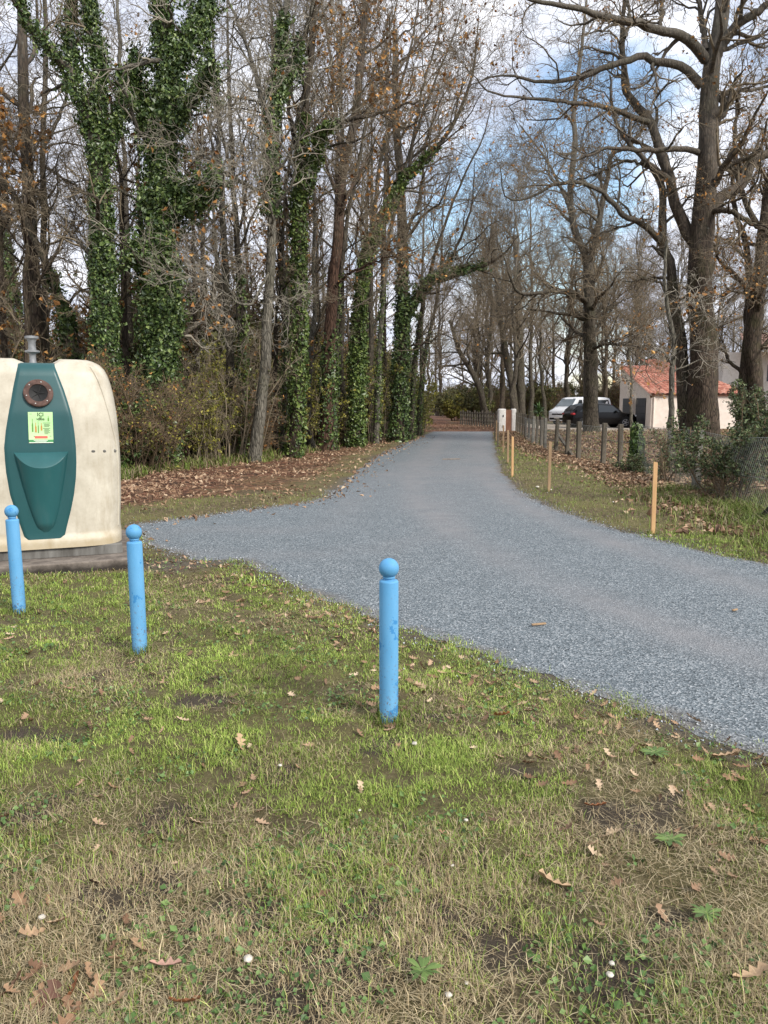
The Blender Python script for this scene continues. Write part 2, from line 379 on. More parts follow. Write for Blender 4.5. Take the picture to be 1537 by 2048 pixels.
dirt = np.maximum(dirt, np.exp(-(((Xr + 1.95) / 0.5) ** 2 + ((Yr - 7.35) / 0.55) ** 2)))
pav = ((Xr > 7.5) & (Xr < 15.8 + 0.5) & (Yr > 42.0) & (Yr < 60) & (Xr > 9 + 0.0)).astype(float)
zone = np.stack([lit, dirt, pav], 1)
gme = npmesh('ground', np.stack([Xr, Yr, H], 1), quads, smooth=True, col=zone, colname='zone')
sa = gme.attributes.new('soil', 'FLOAT', 'POINT'); sa.data.foreach_set('value', soil(Xr, Yr).astype(np.float32))
tag(link('ground', gme, M['ground']), kind='structure')
# road sheet (filled with a fine triangulation so wheel tracks can be stored on it)
from mathutils.geometry import delaunay_2d_cdt
gxs, gys = np.meshgrid(np.arange(-3, 14, .16), np.arange(1, 44, .16)); gxs = gxs.ravel() + rng.uniform(-.03, .03, gxs.size); gys = gys.ravel() + rng.uniform(-.03, .03, gys.size)
ins = inpoly(gxs, gys, road_d); gxs, gys = gxs[ins], gys[ins]; far_ = dist_line(gxs, gys, road_poly) > .1; gxs, gys = gxs[far_], gys[far_]
nb = len(road_d); vin = [Vector((float(q[0]), float(q[1]))) for q in road_d] + [Vector((float(x), float(y))) for x, y in zip(gxs, gys)]
vo, eo, fo, *_ = delaunay_2d_cdt(vin, [], [list(range(nb))], 1, 1e-5)
RV = np.array([(q[0], q[1], .006) for q in vo])
lane = catmull(gp([(925, 866), (922, 885), (912, 915), (905, 950), (930, 1000), (1010, 1050), (1130, 1105), (1290, 1165), (1450, 1220), (1700, 1290)]), 60)
lane2 = catmull(gp([(925, 866), (905, 900), (850, 945), (800, 1000), (770, 1060), (600, 1085), (420, 1080)]), 60)
dl = dist_line(RV[:, 0], RV[:, 1], lane, False); dl2 = dist_line(RV[:, 0], RV[:, 1], lane2, False); nz = fbm(RV[:, 0], RV[:, 1], .7, 91, 3)
wear = np.exp(-((dl - .78) / .26) ** 2) * .75 + .55 * np.exp(-(dl / 1.5) ** 4) * sstep(RV[:, 1], 9, 16) + .35 * np.exp(-((dl2 - .75) / .3) ** 2)
edge = np.exp(-dist_line(RV[:, 0], RV[:, 1], road_poly) / .22)
wc = np.stack([np.clip(wear * (.25 + 1.1 * nz), 0, .85), edge, np.zeros(len(RV))], 1)
me = npmesh('road', RV, tris=[list(f) for f in fo if len(f) == 3], smooth=False, col=wc, colname='wear')
fl = me.polygons[0].normal.z < 0
if fl: me.flip_normals()
tag(link('road', me, M['gravel']), kind='structure')

# ------------------------------------------------------------------ vegetation engine
def norm(v): return v / np.maximum(np.linalg.norm(v, axis=-1, keepdims=True), 1e-9)
def perp(T):
    ref = np.where(np.abs(T[..., 2:3]) < 0.9, np.array([0, 0, 1.0]), np.array([1.0, 0, 0]))
    U = norm(np.cross(T, ref)); return U, np.cross(T, U)
def spawn(Pp, Rp, n, t=(0.3, 1.0), ang=(45, 12), L=(0.8, 1.4), ratio=0.55, rmin=0.004, N=6, wig=0.18, up=0.03, tipr=0.5, fall=0.5, rng=rng):
    B, K, _ = Pp.shape
    tt = (np.arange(n)[None] + rng.random((B, n))) / n * (t[1] - t[0]) + t[0]
    idx = np.clip(tt * (K - 1), 0, K - 1 - 1e-6); i0 = idx.astype(int); fr = (idx - i0)[..., None]
    bi = np.arange(B)[:, None]
    p0 = Pp[bi, i0] * (1 - fr) + Pp[bi, i0 + 1] * fr
    r0 = Rp[bi, i0] * (1 - fr[..., 0]) + Rp[bi, i0 + 1] * fr[..., 0]
    T = norm(Pp[bi, i0 + 1] - Pp[bi, i0])
    U, V = perp(T)
    az = rng.random((B, n, 1)) * 2 * np.pi
    a = np.radians(rng.normal(ang[0], ang[1], (B, n, 1)))
    d = np.cos(a) * T + np.sin(a) * (np.cos(az) * U + np.sin(az) * V)
    Ln = (L[0] + (L[1] - L[0]) * rng.random((B, n))) * (1 - fall * (tt - t[0]) / max(t[1] - t[0], 1e-6))
    p0 = p0.reshape(-1, 3); d = norm(d.reshape(-1, 3)); Ln = Ln.ravel(); r0 = np.maximum(r0.ravel() * ratio, rmin)
    pts = [p0]; st = (Ln / (N - 1))[:, None]
    for k in range(N - 1):
        pts.append(pts[-1] + d * st)
        d = norm(d + rng.normal(0, wig, d.shape) + np.array([0, 0, up]))
    PP = np.stack(pts, 1)
    taper = np.linspace(1, 0, N)[None] ** 0.8
    RR = rmin * tipr + (r0[:, None] - rmin * tipr) * taper
    return PP, np.maximum(RR, rmin * tipr)
def tube_geo(batches):
    Vs, Qs = [], []; off = 0
    for Pp, R, k in batches:
        B, N, _ = Pp.shape
        T = np.empty_like(Pp); T[:, 1:-1] = Pp[:, 2:] - Pp[:, :-2]; T[:, 0] = Pp[:, 1] - Pp[:, 0]; T[:, -1] = Pp[:, -1] - Pp[:, -2]
        T = norm(T); md = norm(T.mean(1))
        ref = np.where(np.abs(md[:, 2:3]) < 0.8, np.array([0, 0, 1.0]), np.array([0.0, 1.0, 0]))[:, None]
        U = norm(np.cross(T, np.broadcast_to(ref, T.shape))); W = np.cross(T, U)
        a = np.arange(k) * 2 * np.pi / k
        ring = U[:, :, None] * np.cos(a)[:, None] + W[:, :, None] * np.sin(a)[:, None]
        rr = R[:, :, None, None]
        if k >= 8:                                  # a lumpy trunk outline
            lump = 1 + 0.09 * np.sin(a * 3 + Pp[:, :, 2:3] * 1.7)[..., None] + 0.05 * np.sin(a * 5 - Pp[:, :, 2:3] * 3.1)[..., None]
            rr = rr * lump
        V = Pp[:, :, None] + ring * rr
        Vs.append(V.reshape(-1, 3))
        b0 = (np.arange(B) * N * k)[:, None, None]; n0 = (np.arange(N - 1) * k)[None, :, None]; j = np.arange(k)[None, None]; j2 = (j + 1) % k
        q = np.stack([b0 + n0 + j, b0 + n0 + j2, b0 + n0 + k + j2, b0 + n0 + k + j], -1).reshape(-1, 4)
        Qs.append(q + off); off += B * N * k
    return np.concatenate(Vs), np.concatenate(Qs)
def tubes(name, batches):
    V, Q = tube_geo(batches); return npmesh(name, V, Q)
def leaves(name, pts, size, out=None, flat=0.0, aspect=0.75, curl=0.25, rng=rng, sj=0.45):
    """folded diamond leaves, two triangles each"""
    n = len(pts); s = size * (1 + sj * rng.normal(0, 1, (n, 1))).clip(0.3, 2.2)
    nrm = rng.normal(0, 1, (n, 3))
    if out is not None: nrm = nrm * 0.55 + out
    nrm = norm(nrm * np.array([1, 1, 1.0]) + np.array([0, 0, flat]))
    U, W = perp(nrm); a = rng.random((n, 1)) * 2 * np.pi
    A = U * np.cos(a) + W * np.sin(a); Bv = np.cross(nrm, A)
    v = np.stack([pts - A * s * 0.5, pts + Bv * s * 0.5 * aspect + nrm * s * curl, pts + A * s * 0.55, pts - Bv * s * 0.5 * aspect + nrm * s * curl], 1)
    i = np.arange(n)[:, None] * 4
    t = np.concatenate([i + np.array([[0, 1, 2]]), i + np.array([[0, 2, 3]])])
    return npmesh(name, v.reshape(-1, 3), tris=t, smooth=False)
def on_lines(Pp, n, rng=rng, t=(0, 1)):
    B, K, _ = Pp.shape; b = rng.integers(0, B, n); x = (t[0] + (t[1] - t[0]) * rng.random(n)) * (K - 1.0001); i = x.astype(int); f = (x - i)[:, None]
    return Pp[b, i] * (1 - f) + Pp[b, i + 1] * f
def ivy_pts(lines, n, thick, rng=rng, dense=0.0):
    """points round a list of (P[N,3], R[N]); clumped"""
    Pp = np.stack([l[0] for l in lines]); R = np.stack([l[1] for l in lines])
    B, K, _ = Pp.shape
    Ls = np.linalg.norm(np.diff(Pp, axis=1), axis=2).sum(1); b = rng.choice(B, n, p=Ls / Ls.sum())
    x = rng.random(n) * (K - 1.001); i = x.astype(int); f = (x - i)[:, None]
    c = Pp[b, i] * (1 - f) + Pp[b, i + 1] * f; r = R[b, i]
    T = norm(Pp[b, i + 1] - Pp[b, i]); U, V = perp(T); a = rng.random(n) * 2 * np.pi
    o = U * np.cos(a)[:, None] + V * np.sin(a)[:, None]
    cl = vnoise(a * 1.3 + b * 7, c[:, 2] * 1.1 + b, 1.0, 3) * 0.55 + vnoise(a * 2.5, c[:, 2] * 2.7, 1.0, 8) * 0.4 + (vnoise(c[:, 2] * .55 + b * 3.3, c[:, 0] * .3, 1.0, 12) - .35) * .5
    th = thick * (0.10 + 2.3 * np.clip(cl - 0.28, 0, 1) ** 1.4)
    th = th * np.interp(x / (K - 1), [0, 0.55, 1], [1.0, 1.0, 0.2])
    cl = cl - np.interp(x / (K - 1), [0, .7, 1], [0, 0, .28])
    d = r + th * rng.random(n) ** 0.6
    keep = rng.random(n) < (dense - 0.32 + 1.85 * cl)
    pts = c + o * d[:, None] + rng.normal(0, 0.03, (n, 3)); return pts[keep], o[keep]
KN = 26
def trace(pix, Y, r0, r1, dY=0.0, flare=0.0, jit=0.012, ground=False):
    m = len(pix); pts = [P(p[0], p[1], Y + dY * (k / max(m - 1, 1)) ** 1.0) for k, p in enumerate(pix)]
    if ground: pts[0][2] = -0.12
    L = catmull(pts, KN); L[1:-1] += rng.normal(0, jit, (KN - 2, 3))
    t = np.linspace(0, 1, KN); R = r1 + (r0 - r1) * (1 - t) ** 0.9
    R = R * (1 + flare * np.exp(-t * 14)); return L, R
def hero(name, label, Y, trunk, limbs, kind='oak', bark_m='oak_bark', twig_m='twig', group=None, ivy=None, lv=(6, 6, 5, 4), lens=(3.0, 1.6, 0.8, 0.4), tr=(0.45, 1.0), leaf=0, k=12, up=0.02, wig=0.2, leaf_m='brown_leaf', cat='tree', tm=1.0, rmin=0.0045):
    T = trace(*trunk[:1], Y, trunk[1], trunk[2], flare=0.22, ground=True, dY=trunk[3] if len(trunk) > 3 else 0)
    base = T[0][0].copy(); base[2] = 0
    root = thing(name, label, cat, base, group=group)
    LS = []
    for l in limbs:
        LS.append(trace(l[0], Y, l[1], l[2], dY=l[3], jit=0.02))
    bt = [((T[0] - base)[None], T[1][None], k)]
    if LS: bt.append((np.stack([l[0] for l in LS]) - base, np.stack([l[1] for l in LS]), 8))
    a0 = spawn(T[0][None], T[1][None], lv[0] + 4, (tr[0], tr[1]), (55, 12), (lens[0] * 0.7, lens[0] * 1.2), 0.4, rmin * 2, 9, wig, up)
    par = [a0]
    if LS:
        a1 = spawn(np.stack([l[0] for l in LS]), np.stack([l[1] for l in LS]), lv[0] + 2, (0.15, 1), (48, 14), (lens[0] * 0.45, lens[0]), 0.5, rmin * 2, 9, wig, up); par.append(a1)
    P1 = np.concatenate([p[0] for p in par]); R1 = np.concatenate([p[1] for p in par])
    P2, R2 = spawn(P1, R1, lv[1], (0.15, 1), (45, 14), (lens[1] * 0.5, lens[1]), 0.6, rmin * 1.4, 7, wig * 1.15, up)
    P3, R3 = spawn(P2, R2, lv[2], (0.15, 1), (45, 15), (lens[2] * 0.5, lens[2]), 0.65, rmin * 1.05, 6, wig * 1.3, up)
    P4, R4 = spawn(P3, R3, lv[3], (0.15, 1), (45, 15), (lens[3] * 0.5, lens[3] * 1.1), 0.7, rmin * 0.8, 4, wig * 1.3, up)
    bt.append((P1 - base, R1, 6))
    link('trunk', tubes('trunk', bt), M[bark_m], root)
    link('crown', tubes('crown', [(P2 - base, R2, 4), (P3 - base, R3, 3), (P4 - base, R4, 3)]), M[twig_m], root)
    if ivy:
        n, thick, size, which, mm = ivy
        src = []
        for s in which:
            q = T if s[0] < 0 else LS[s[0]]
            a, c = int(s[1] * (KN - 1)), int(s[2] * (KN - 1)); Lq = catmull(q[0][a:c + 1], KN); Rq = np.interp(np.linspace(a, c, KN), np.arange(KN), q[1]); src.append((Lq, Rq))
        pts, o = ivy_pts(src, n, thick)
        sp_, sr_ = spawn(np.stack([q[0] for q in src]), np.stack([q[1] for q in src]), 34, (.02, .98), (65, 20), (thick * .8, thick * 3.2), .2, .004, 6, .22, .10)
        p2 = on_lines(sp_, n // 3, t=(.1, 1)); p2 = p2 + rng.normal(0, .07, p2.shape)
        link('ivy', leaves('ivy', np.concatenate([pts, p2]) - base, size, np.concatenate([o, np.zeros_like(p2)])), M[mm], root)
    if leaf:
        pts = np.concatenate([on_lines(P4, leaf), on_lines(P3, leaf // 2)]); keep = fbm(pts[:, 0], pts[:, 2], 0.8, 6, 2) > 0.47
        link('leaves', leaves('leaves', pts[keep] - base + rng.normal(0, 0.03, (keep.sum(), 3)), 0.085), M[leaf_m], root)
    return root

# ------------------------------------------------------------------ left wood: the trees one can tell apart
IVY_A = hero('ivy_tree', 'ivy clad tree behind the bottle bank with a leaning fork at upper left', 18.0,
     ([(237, 945), (222, 800), (213, 690), (209, 550), (200, 350), (187, 270), (175, 215)], 0.20, 0.13),
     [([(187, 270), (165, 205), (140, 145), (112, 108), (68, 65), (36, 8), (20, -40)], 0.12, 0.05, -1.0),
      ([(187, 270), (198, 200), (200, 140), (188, 60), (182, 0), (180, -60)], 0.12, 0.06, 0.5),
      ([(150, 170), (148, 110), (135, 50), (150, -20)], 0.06, 0.03, 0.8),
      ([(200, 350), (235, 250), (245, 180), (240, 80), (235, 0)], 0.07, 0.03, 1.0)],
     ivy=(34000, 0.19, 0.062, ((-1, 0, 1), (-1, 0, 1), (-1, 0, 1), (0, 0, 1), (1, 0, 1), (1, 0, 1), (2, 0, 1), (3, 0, .6)), 'ivy'), lens=(2.4, 1.3, 0.8, 0.4), tr=(0.5, 1), lv=(1, 4, 4, 3))
IVY_B = hero('ivy_tree', 'broad straight tree smothered in dark ivy from base to top of picture', 18.5,
     ([(318, 945), (320, 800), (322, 690), (325, 560), (322, 400), (330, 260), (336, 130), (322, 0), (318, -90)], 0.24, 0.12),
     [([(330, 280), (370, 215), (410, 160), (432, 120)], 0.06, 0.02, -1.2), ([(326, 300), (290, 230), (275, 170), (262, 110)], 0.06, 0.02, 0.5),
      ([(325, 430), (380, 400), (420, 370), (455, 372)], 0.05, 0.02, -0.8), ([(322, 560), (285, 520), (262, 500)], 0.05, 0.02, -0.6),
      ([(336, 130), (385, 80), (405, 40), (420, 0)], 0.06, 0.02, 0.6)],
     ivy=(62000, 0.38, 0.070, ((-1, 0, 1), (-1, 0, 1), (-1, 0.1, .8), (0, 0, 1), (1, 0, 1), (2, 0, .9), (3, 0, 1), (4, 0, 1)), 'ivy'), lens=(3.0, 1.5, 0.9, 0.4), tr=(0.2, 1), twig_m='pale_twig', lv=(1, 4, 3, 2), wig=.3)
hero('mottled_tree', 'tall pale mottled tree trunk standing at the front edge of the wood', 20.0,
     ([(508, 940), (517, 860), (526, 780), (534, 650), (544, 480), (543, 380), (541, 300), (551, 200), (566, 60), (585, -60)], 0.15, 0.06),
     [([(543, 400), (500, 370), (455, 350), (400, 300)], 0.05, 0.015, -2.0), ([(541, 300), (522, 190), (490, 80), (450, -20)], 0.07, 0.03, 1.0),
      ([(551, 200), (590, 120), (620, 30), (640, -40)], 0.06, 0.03, 1.2), ([(540, 540), (500, 610), (440, 580), (390, 560)], 0.04, 0.012, -2.5)],
     bark_m='pale_bark', ivy=(7000, 0.16, 0.075, ((-1, .55, .95), (2, 0, .5)), 'ivy'), leaf=600, lens=(3.0, 1.7, .9, .45), twig_m='pale_twig', wig=.26, lv=(7, 7, 5, 4), up=.04)
hero('ivy_tree', 'tree with ivy sleeve right of the pale mottled trunk and a limb bending right', 22.0,
     ([(588, 925), (595, 800), (602, 600), (598, 430), (604, 300), (612, 200), (625, 80), (632, -60)], 0.17, 0.08),
     [([(600, 400), (632, 320), (645, 262), (700, 240), (780, 222), (840, 200)], 0.09, 0.02, -1.5), ([(604, 330), (580, 230), (575, 120), (560, 0)], 0.06, 0.03, 1.0)],
     bark_m='brown_bark', up=.06, ivy=(11000, 0.15, 0.08, ((-1, .02, .75), (0, 0, .55)), 'ivy_bright'), leaf=1500, lens=(3.4, 1.8, .9, .45), lv=(8, 7, 5, 4))
hero('red_barked_tree', 'reddish brown bare trunk midway along the left wood edge', 25.0,
     ([(652, 915), (655, 800), (660, 690), (667, 560), (678, 450), (688, 330), (706, 260), (722, 120), (735, -40)], 0.22, 0.08),
     [([(666, 580), (700, 545), (760, 520), (830, 500)], 0.05, 0.012, -2), ([(688, 330), (670, 220), (660, 100), (640, -20)], 0.07, 0.03, 1.0), ([(706, 260), (770, 180), (830, 90), (880, 20)], 0.06, 0.02, 0.5)],
     bark_m='red_bark', ivy=(3000, 0.12, 0.08, ((-1, .0, .3),), 'ivy'), leaf=1500, lens=(3.6, 1.9, 1.0, .5), lv=(8, 7, 5, 4), up=.06)
hero('ivy_tree', 'ivy covered tree leaning right over the gravel lane', 27.0,
     ([(712, 880), (714, 780), (718, 650), (726, 560), (742, 490), (778, 410), (815, 352), (860, 310), (898, 262), (930, 200), (950, 120), (958, 30)], 0.20, 0.012),
     [([(742, 490), (752, 400), (765, 300), (800, 180), (830, 60), (842, -40)], 0.08, 0.02, 1.0), ([(815, 352), (830, 260), (850, 160), (880, 60), (890, -30)], 0.06, 0.015, 0.8)],
     bark_m='brown_bark', ivy=(13000, 0.16, 0.09, ((-1, 0, .75), (-1, 0, .5)), 'ivy_bright'), leaf=150, lens=(3.8, 2.0, 1.0, .5), lv=(8, 7, 5, 4), up=.06)
hero('ivy_tree', 'last ivy tree of the left wood, its long limb arching over the lane', 31.0,
     ([(795, 868), (800, 760), (804, 680), (806, 600), (806, 480), (800, 350), (792, 200), (790, 60)], 0.26, 0.10),
     [([(806, 640), (830, 596), (870, 560), (920, 542), (975, 530), (1010, 505), (1040, 470)], 0.14, 0.012, -1.0), ([(806, 650), (850, 575), (895, 530), (925, 470), (945, 400), (950, 320)], 0.10, 0.012, 1.5),
      ([(803, 700), (830, 690), (866, 682), (890, 640)], 0.05, 0.015, -0.8), ([(806, 480), (840, 400), (850, 300), (880, 200)], 0.08, 0.03, 1.0)],
     bark_m='brown_bark', ivy=(12500, 0.19, 0.09, ((-1, 0, .55), (-1, 0, .45), (0, 0, .75), (1, 0, .5)), 'ivy'), leaf=150, lens=(4.0, 2.1, 1.1, .5), lv=(8, 7, 5, 4), up=.05)
hero('slender_tree', 'slim dark leaning tree at the far left behind the bottle bank', 19.5,
     ([(180, 900), (150, 740), (120, 600), (70, 480), (20, 380), (-40, 300)], 0.12, 0.06),
     [([(70, 480), (60, 380), (30, 300), (0, 250)], 0.05, 0.015, 1.0)], bark_m='oak_bark', ivy=(2500, .14, .08, ((-1, .3, .6),), 'ivy'), lens=(2.4, 1.4, .8, .4))
hero('slender_tree', 'bare forked tree at the left edge with boughs reaching into the sky', 22.0,
     ([(95, 900), (92, 700), (90, 520), (88, 380), (86, 270), (92, 120), (88, -40)], 0.11, 0.05),
     [([(90, 420), (50, 330), (10, 290), (-40, 240)], 0.06, 0.02, -1.0), ([(88, 300), (130, 200), (150, 120), (170, 20)], 0.05, 0.02, 1.0), ([(88, 330), (160, 380), (185, 385)], 0.04, 0.02, -1)],
     bark_m='oak_bark', lens=(3.0, 1.6, .9, .45), tr=(.35, 1))

# slim stems at the wood edge that lean out over the lane
for (lab, Y, tr_, r, dy, bk) in (
     ('slim mossy stem curving right out of the wood, just right of the red barked trunk', 25.5, [(668, 905), (672, 760), (676, 620), (690, 480), (716, 330), (748, 180), (790, 20), (805, -60)], .10, -1.0, 'oak_bark'),
     ('thin pale stem leaning out over the lane between the two ivy trees', 29.0, [(752, 880), (758, 740), (766, 600), (782, 460), (818, 310), (868, 170), (915, 50), (930, -20)], .11, -2.0, 'pale_bark'),
     ('slender stem arching far right over the lane bend from the last ivy trees', 33.0, [(822, 862), (828, 760), (838, 660), (856, 560), (890, 450), (930, 350), (968, 270), (985, 200)], .12, -2.5, 'oak_bark'),
     ('thin bent stem rising left of the ivy sleeved tree at the wood edge', 22.5, [(566, 928), (570, 780), (574, 620), (566, 470), (580, 320), (610, 170), (668, 40), (690, -40)], .085, 1.0, 'pale_bark'),
     ('twin thin stem leaning left near the mottled trunk', 21.0, [(486, 930), (488, 780), (486, 620), (474, 480), (462, 350), (430, 200), (415, 60), (410, -40)], .08, .8, 'oak_bark'),
     ('slim leaning stem at the foot of the yellow bush by the lane', 37.0, [(838, 855), (842, 780), (852, 700), (872, 610), (884, 520), (886, 420), (905, 330)], .12, .5, 'oak_bark')):
    hero('slender_tree', lab, Y, (tr_, r, .012, dy), [], bark_m=bk, twig_m='twig', lens=(3.0, 1.7, .9, .45), lv=(7, 6, 5, 3), tr=(.38, 1), up=.06, leaf=200, ivy=(1500, .08, .07, ((-1, .02, .4),), 'ivy_bright'))
# ------------------------------------------------------------------ right side oaks
hero('oak_tree', 'massive bare oak with thick rough trunk and spreading limbs in front of the garage', 28.0,
     ([(1408, 905), (1407, 840), (1408, 760), (1405, 650), (1400, 560), (1405, 450), (1415, 350), (1418, 230), (1425, 130), (1440, 50), (1450, -60)], 0.52, 0.20),
     [([(1412, 120), (1384, 88), (1356, 68), (1316, 62), (1270, 45), (1214, 34), (1171, 20), (1100, 6), (1020, -10), (960, -5)], 0.175, 0.02, -3.0),
      ([(1402, 172), (1373, 142), (1344, 125), (1310, 122), (1282, 111), (1259, 119), (1200, 139), (1143, 159), (1085, 165), (1000, 150), (950, 170)], 0.155, 0.012, -1.5),
      ([(1413, 100), (1406, 57), (1401, 17), (1385, -50)], 0.11, 0.06, 1.0),
      ([(1422, 130), (1467, 57), (1500, 35), (1560, -10)], 0.18, 0.10, -1.0),
      ([(1400, 306), (1370, 297), (1316, 301), (1270, 299), (1214, 296), (1150, 320), (1100, 300)], 0.11, 0.012, -2.5),
      ([(1405, 470), (1435, 400), (1484, 370), (1504, 327), (1537, 308), (1600, 290)], 0.22, 0.12, 1.0),
      ([(1405, 500), (1384, 480), (1356, 421), (1339, 355), (1319, 298), (1299, 242), (1276, 213), (1253, 182), (1248, 128), (1245, 71), (1250, -20)], 0.22, 0.06, 1.5),
      ([(1299, 245), (1225, 218), (1160, 206), (1100, 200), (1000, 190), (960, 165), (930, 130)], 0.10, 0.010, -2.0),
      ([(1340, 360), (1290, 320), (1262, 290), (1240, 260), (1225, 215), (1220, 150)], 0.10, 0.03, 1.0),
      ([(1410, 260), (1460, 195), (1500, 180), (1560, 170)], 0.10, 0.04, 1.5),
      ([(1412, 430), (1450, 420), (1500, 445), (1545, 470)], 0.11, 0.05, -2.0),
      ([(1316, 62), (1325, 20), (1310, -40)], 0.08, 0.04, 0.5), ([(1250, 75), (1260, 30), (1240, -30)], 0.06, 0.03, 0.8)],
     bark_m='brown_bark', k=22, lv=(5, 6, 5, 4), lens=(3.8, 2.2, 1.1, .5), tr=(.5, 1), leaf=1800, wig=0.34, up=0.015)
hero('oak_tree', 'twin oak stem left of the massive trunk leaning left over the garage roof', 28.6,
     ([(1376, 905), (1372, 840), (1368, 760), (1357, 655), (1346, 580), (1342, 534), (1327, 495), (1324, 459), (1327, 400), (1322, 364), (1303, 335), (1282, 322)], 0.27, 0.09),
     [([(1327, 490), (1312, 471), (1276, 442), (1258, 436), (1223, 406), (1194, 378), (1157, 364), (1114, 367), (1060, 395), (1018, 398), (1005, 365), (1000, 330)], 0.12, 0.010, -3.0),
      ([(1276, 442), (1240, 455), (1200, 470), (1170, 490)], 0.05, 0.015, 1.0),
      ([(1303, 335), (1250, 322), (1190, 350), (1130, 365)], 0.07, 0.02, 1.5), ([(1345, 580), (1310, 560), (1280, 555)], 0.05, 0.02, -1.5)],
     bark_m='oak_bark', k=14, lens=(3.0, 2.0, 1.0, .5), wig=0.30, up=0.0, leaf=500, lv=(4, 6, 5, 4))
hero('oak_tree', 'forked bare oak standing by the parked cars', 41.0,
     ([(1183, 868), (1182, 790), (1181, 700), (1179, 620), (1178, 560), (1177, 520)], 0.40, 0.26),
     [([(1177, 535), (1168, 505), (1150, 460), (1142, 412), (1144, 350), (1150, 290), (1150, 200), (1165, 90), (1175, -20)], 0.20, 0.05, 0.5),
      ([(1178, 535), (1187, 500), (1197, 450), (1207, 400), (1216, 350), (1224, 310), (1260, 290), (1300, 240)], 0.19, 0.05, -1.5),
      ([(1177, 610), (1166, 597), (1139, 584), (1110, 584), (1080, 587), (1038, 585), (1016, 540), (1000, 490)], 0.14, 0.03, -2.5),
      ([(1181, 700), (1195, 694), (1211, 688), (1246, 691), (1288, 694)], 0.10, 0.03, -2.0),
      ([(1142, 420), (1110, 350), (1080, 300), (1040, 250)], 0.09, 0.03, 1.5), ([(1182, 640), (1230, 610), (1270, 590)], 0.08, 0.02, 1)],
     bark_m='oak_bark', k=14, lv=(10, 8, 5, 4), lens=(4.6, 2.6, 1.3, .6), tr=(.5, 1), wig=0.24, leaf=500, rmin=.006)
hero('oak_tree', 'dark double oak trunk at the right edge beyond the garage', 30.0,
     ([(1516, 880), (1512, 790), (1506, 690), (1511, 608), (1520, 548), (1526, 480), (1538, 400), (1560, 250)], 0.34, 0.16),
     [([(1490, 870), (1485, 800), (1493, 697), (1497, 620), (1500, 560), (1490, 480), (1470, 420), (1465, 330)], 0.20, 0.07, 0.8),
      ([(1510, 620), (1480, 560), (1440, 520), (1425, 480)], 0.10, 0.03, -1.5), ([(1530, 470), (1490, 400), (1470, 300), (1480, 150)], 0.12, 0.04, 1)],
     bark_m='brown_bark', k=14, lens=(2.6, 1.6, .9, .45), wig=0.26, leaf=900, tr=(.3, 1))
hero('young_tree', 'slim lichen grey young tree in front of the garage wall', 23.0,
     ([(1339, 915), (1341, 870), (1343, 800), (1345, 736), (1349, 690), (1340, 640), (1330, 560), (1335, 480)], 0.095, 0.04),
     [([(1349, 690), (1370, 650), (1400, 600), (1440, 590)], 0.035, 0.012, -1.5), ([(1345, 730), (1320, 700), (1290, 720), (1265, 760)], 0.03, 0.01, -1.0)],
     bark_m='pale_bark', twig_m='pale_twig', lens=(2.4, 1.5, .8, .4), tr=(.3, .95), up=-0.05, wig=0.34, leaf=220, lv=(2, 4, 3, 3), rmin=.006)
hero('young_tree', 'thin bare sapling between the two garage doors', 45.5,
     ([(1263, 857), (1263, 830), (1262, 800), (1264, 760), (1258, 700), (1262, 640)], 0.09, 0.04), [([(1263, 790), (1250, 750), (1230, 720)], 0.04, 0.02, -1)],
     bark_m='pale_bark', lens=(2.0, 1.2, .8, .4), lv=(4, 4, 3, 2))
for (lab, px, by, pts, r) in (
     ('far bare tree leaning left beside the white gate pillars', 1031, 812, [(1031, 845), (1028, 790), (1012, 706), (1000, 628), (994, 563), (985, 450)], .30),
     ('straight far trunk just right of the leaning one above the gate', 1044, 812, [(1043, 845), (1042, 780), (1040, 680), (1037, 576), (1030, 470)], .34),
     ('far trunk bending left over the lane before the grey post fence', 975, 830, [(976, 838), (962, 785), (945, 745), (919, 701), (900, 640)], .26)):
    hero('lane_tree', lab, 56.0, (pts, r, r * .45), [], bark_m='oak_bark', twig_m='grey_twig', lens=(5.0, 2.6, 1.4, .7), lv=(8, 7, 4, 3), tr=(.35, 1), rmin=0.007)

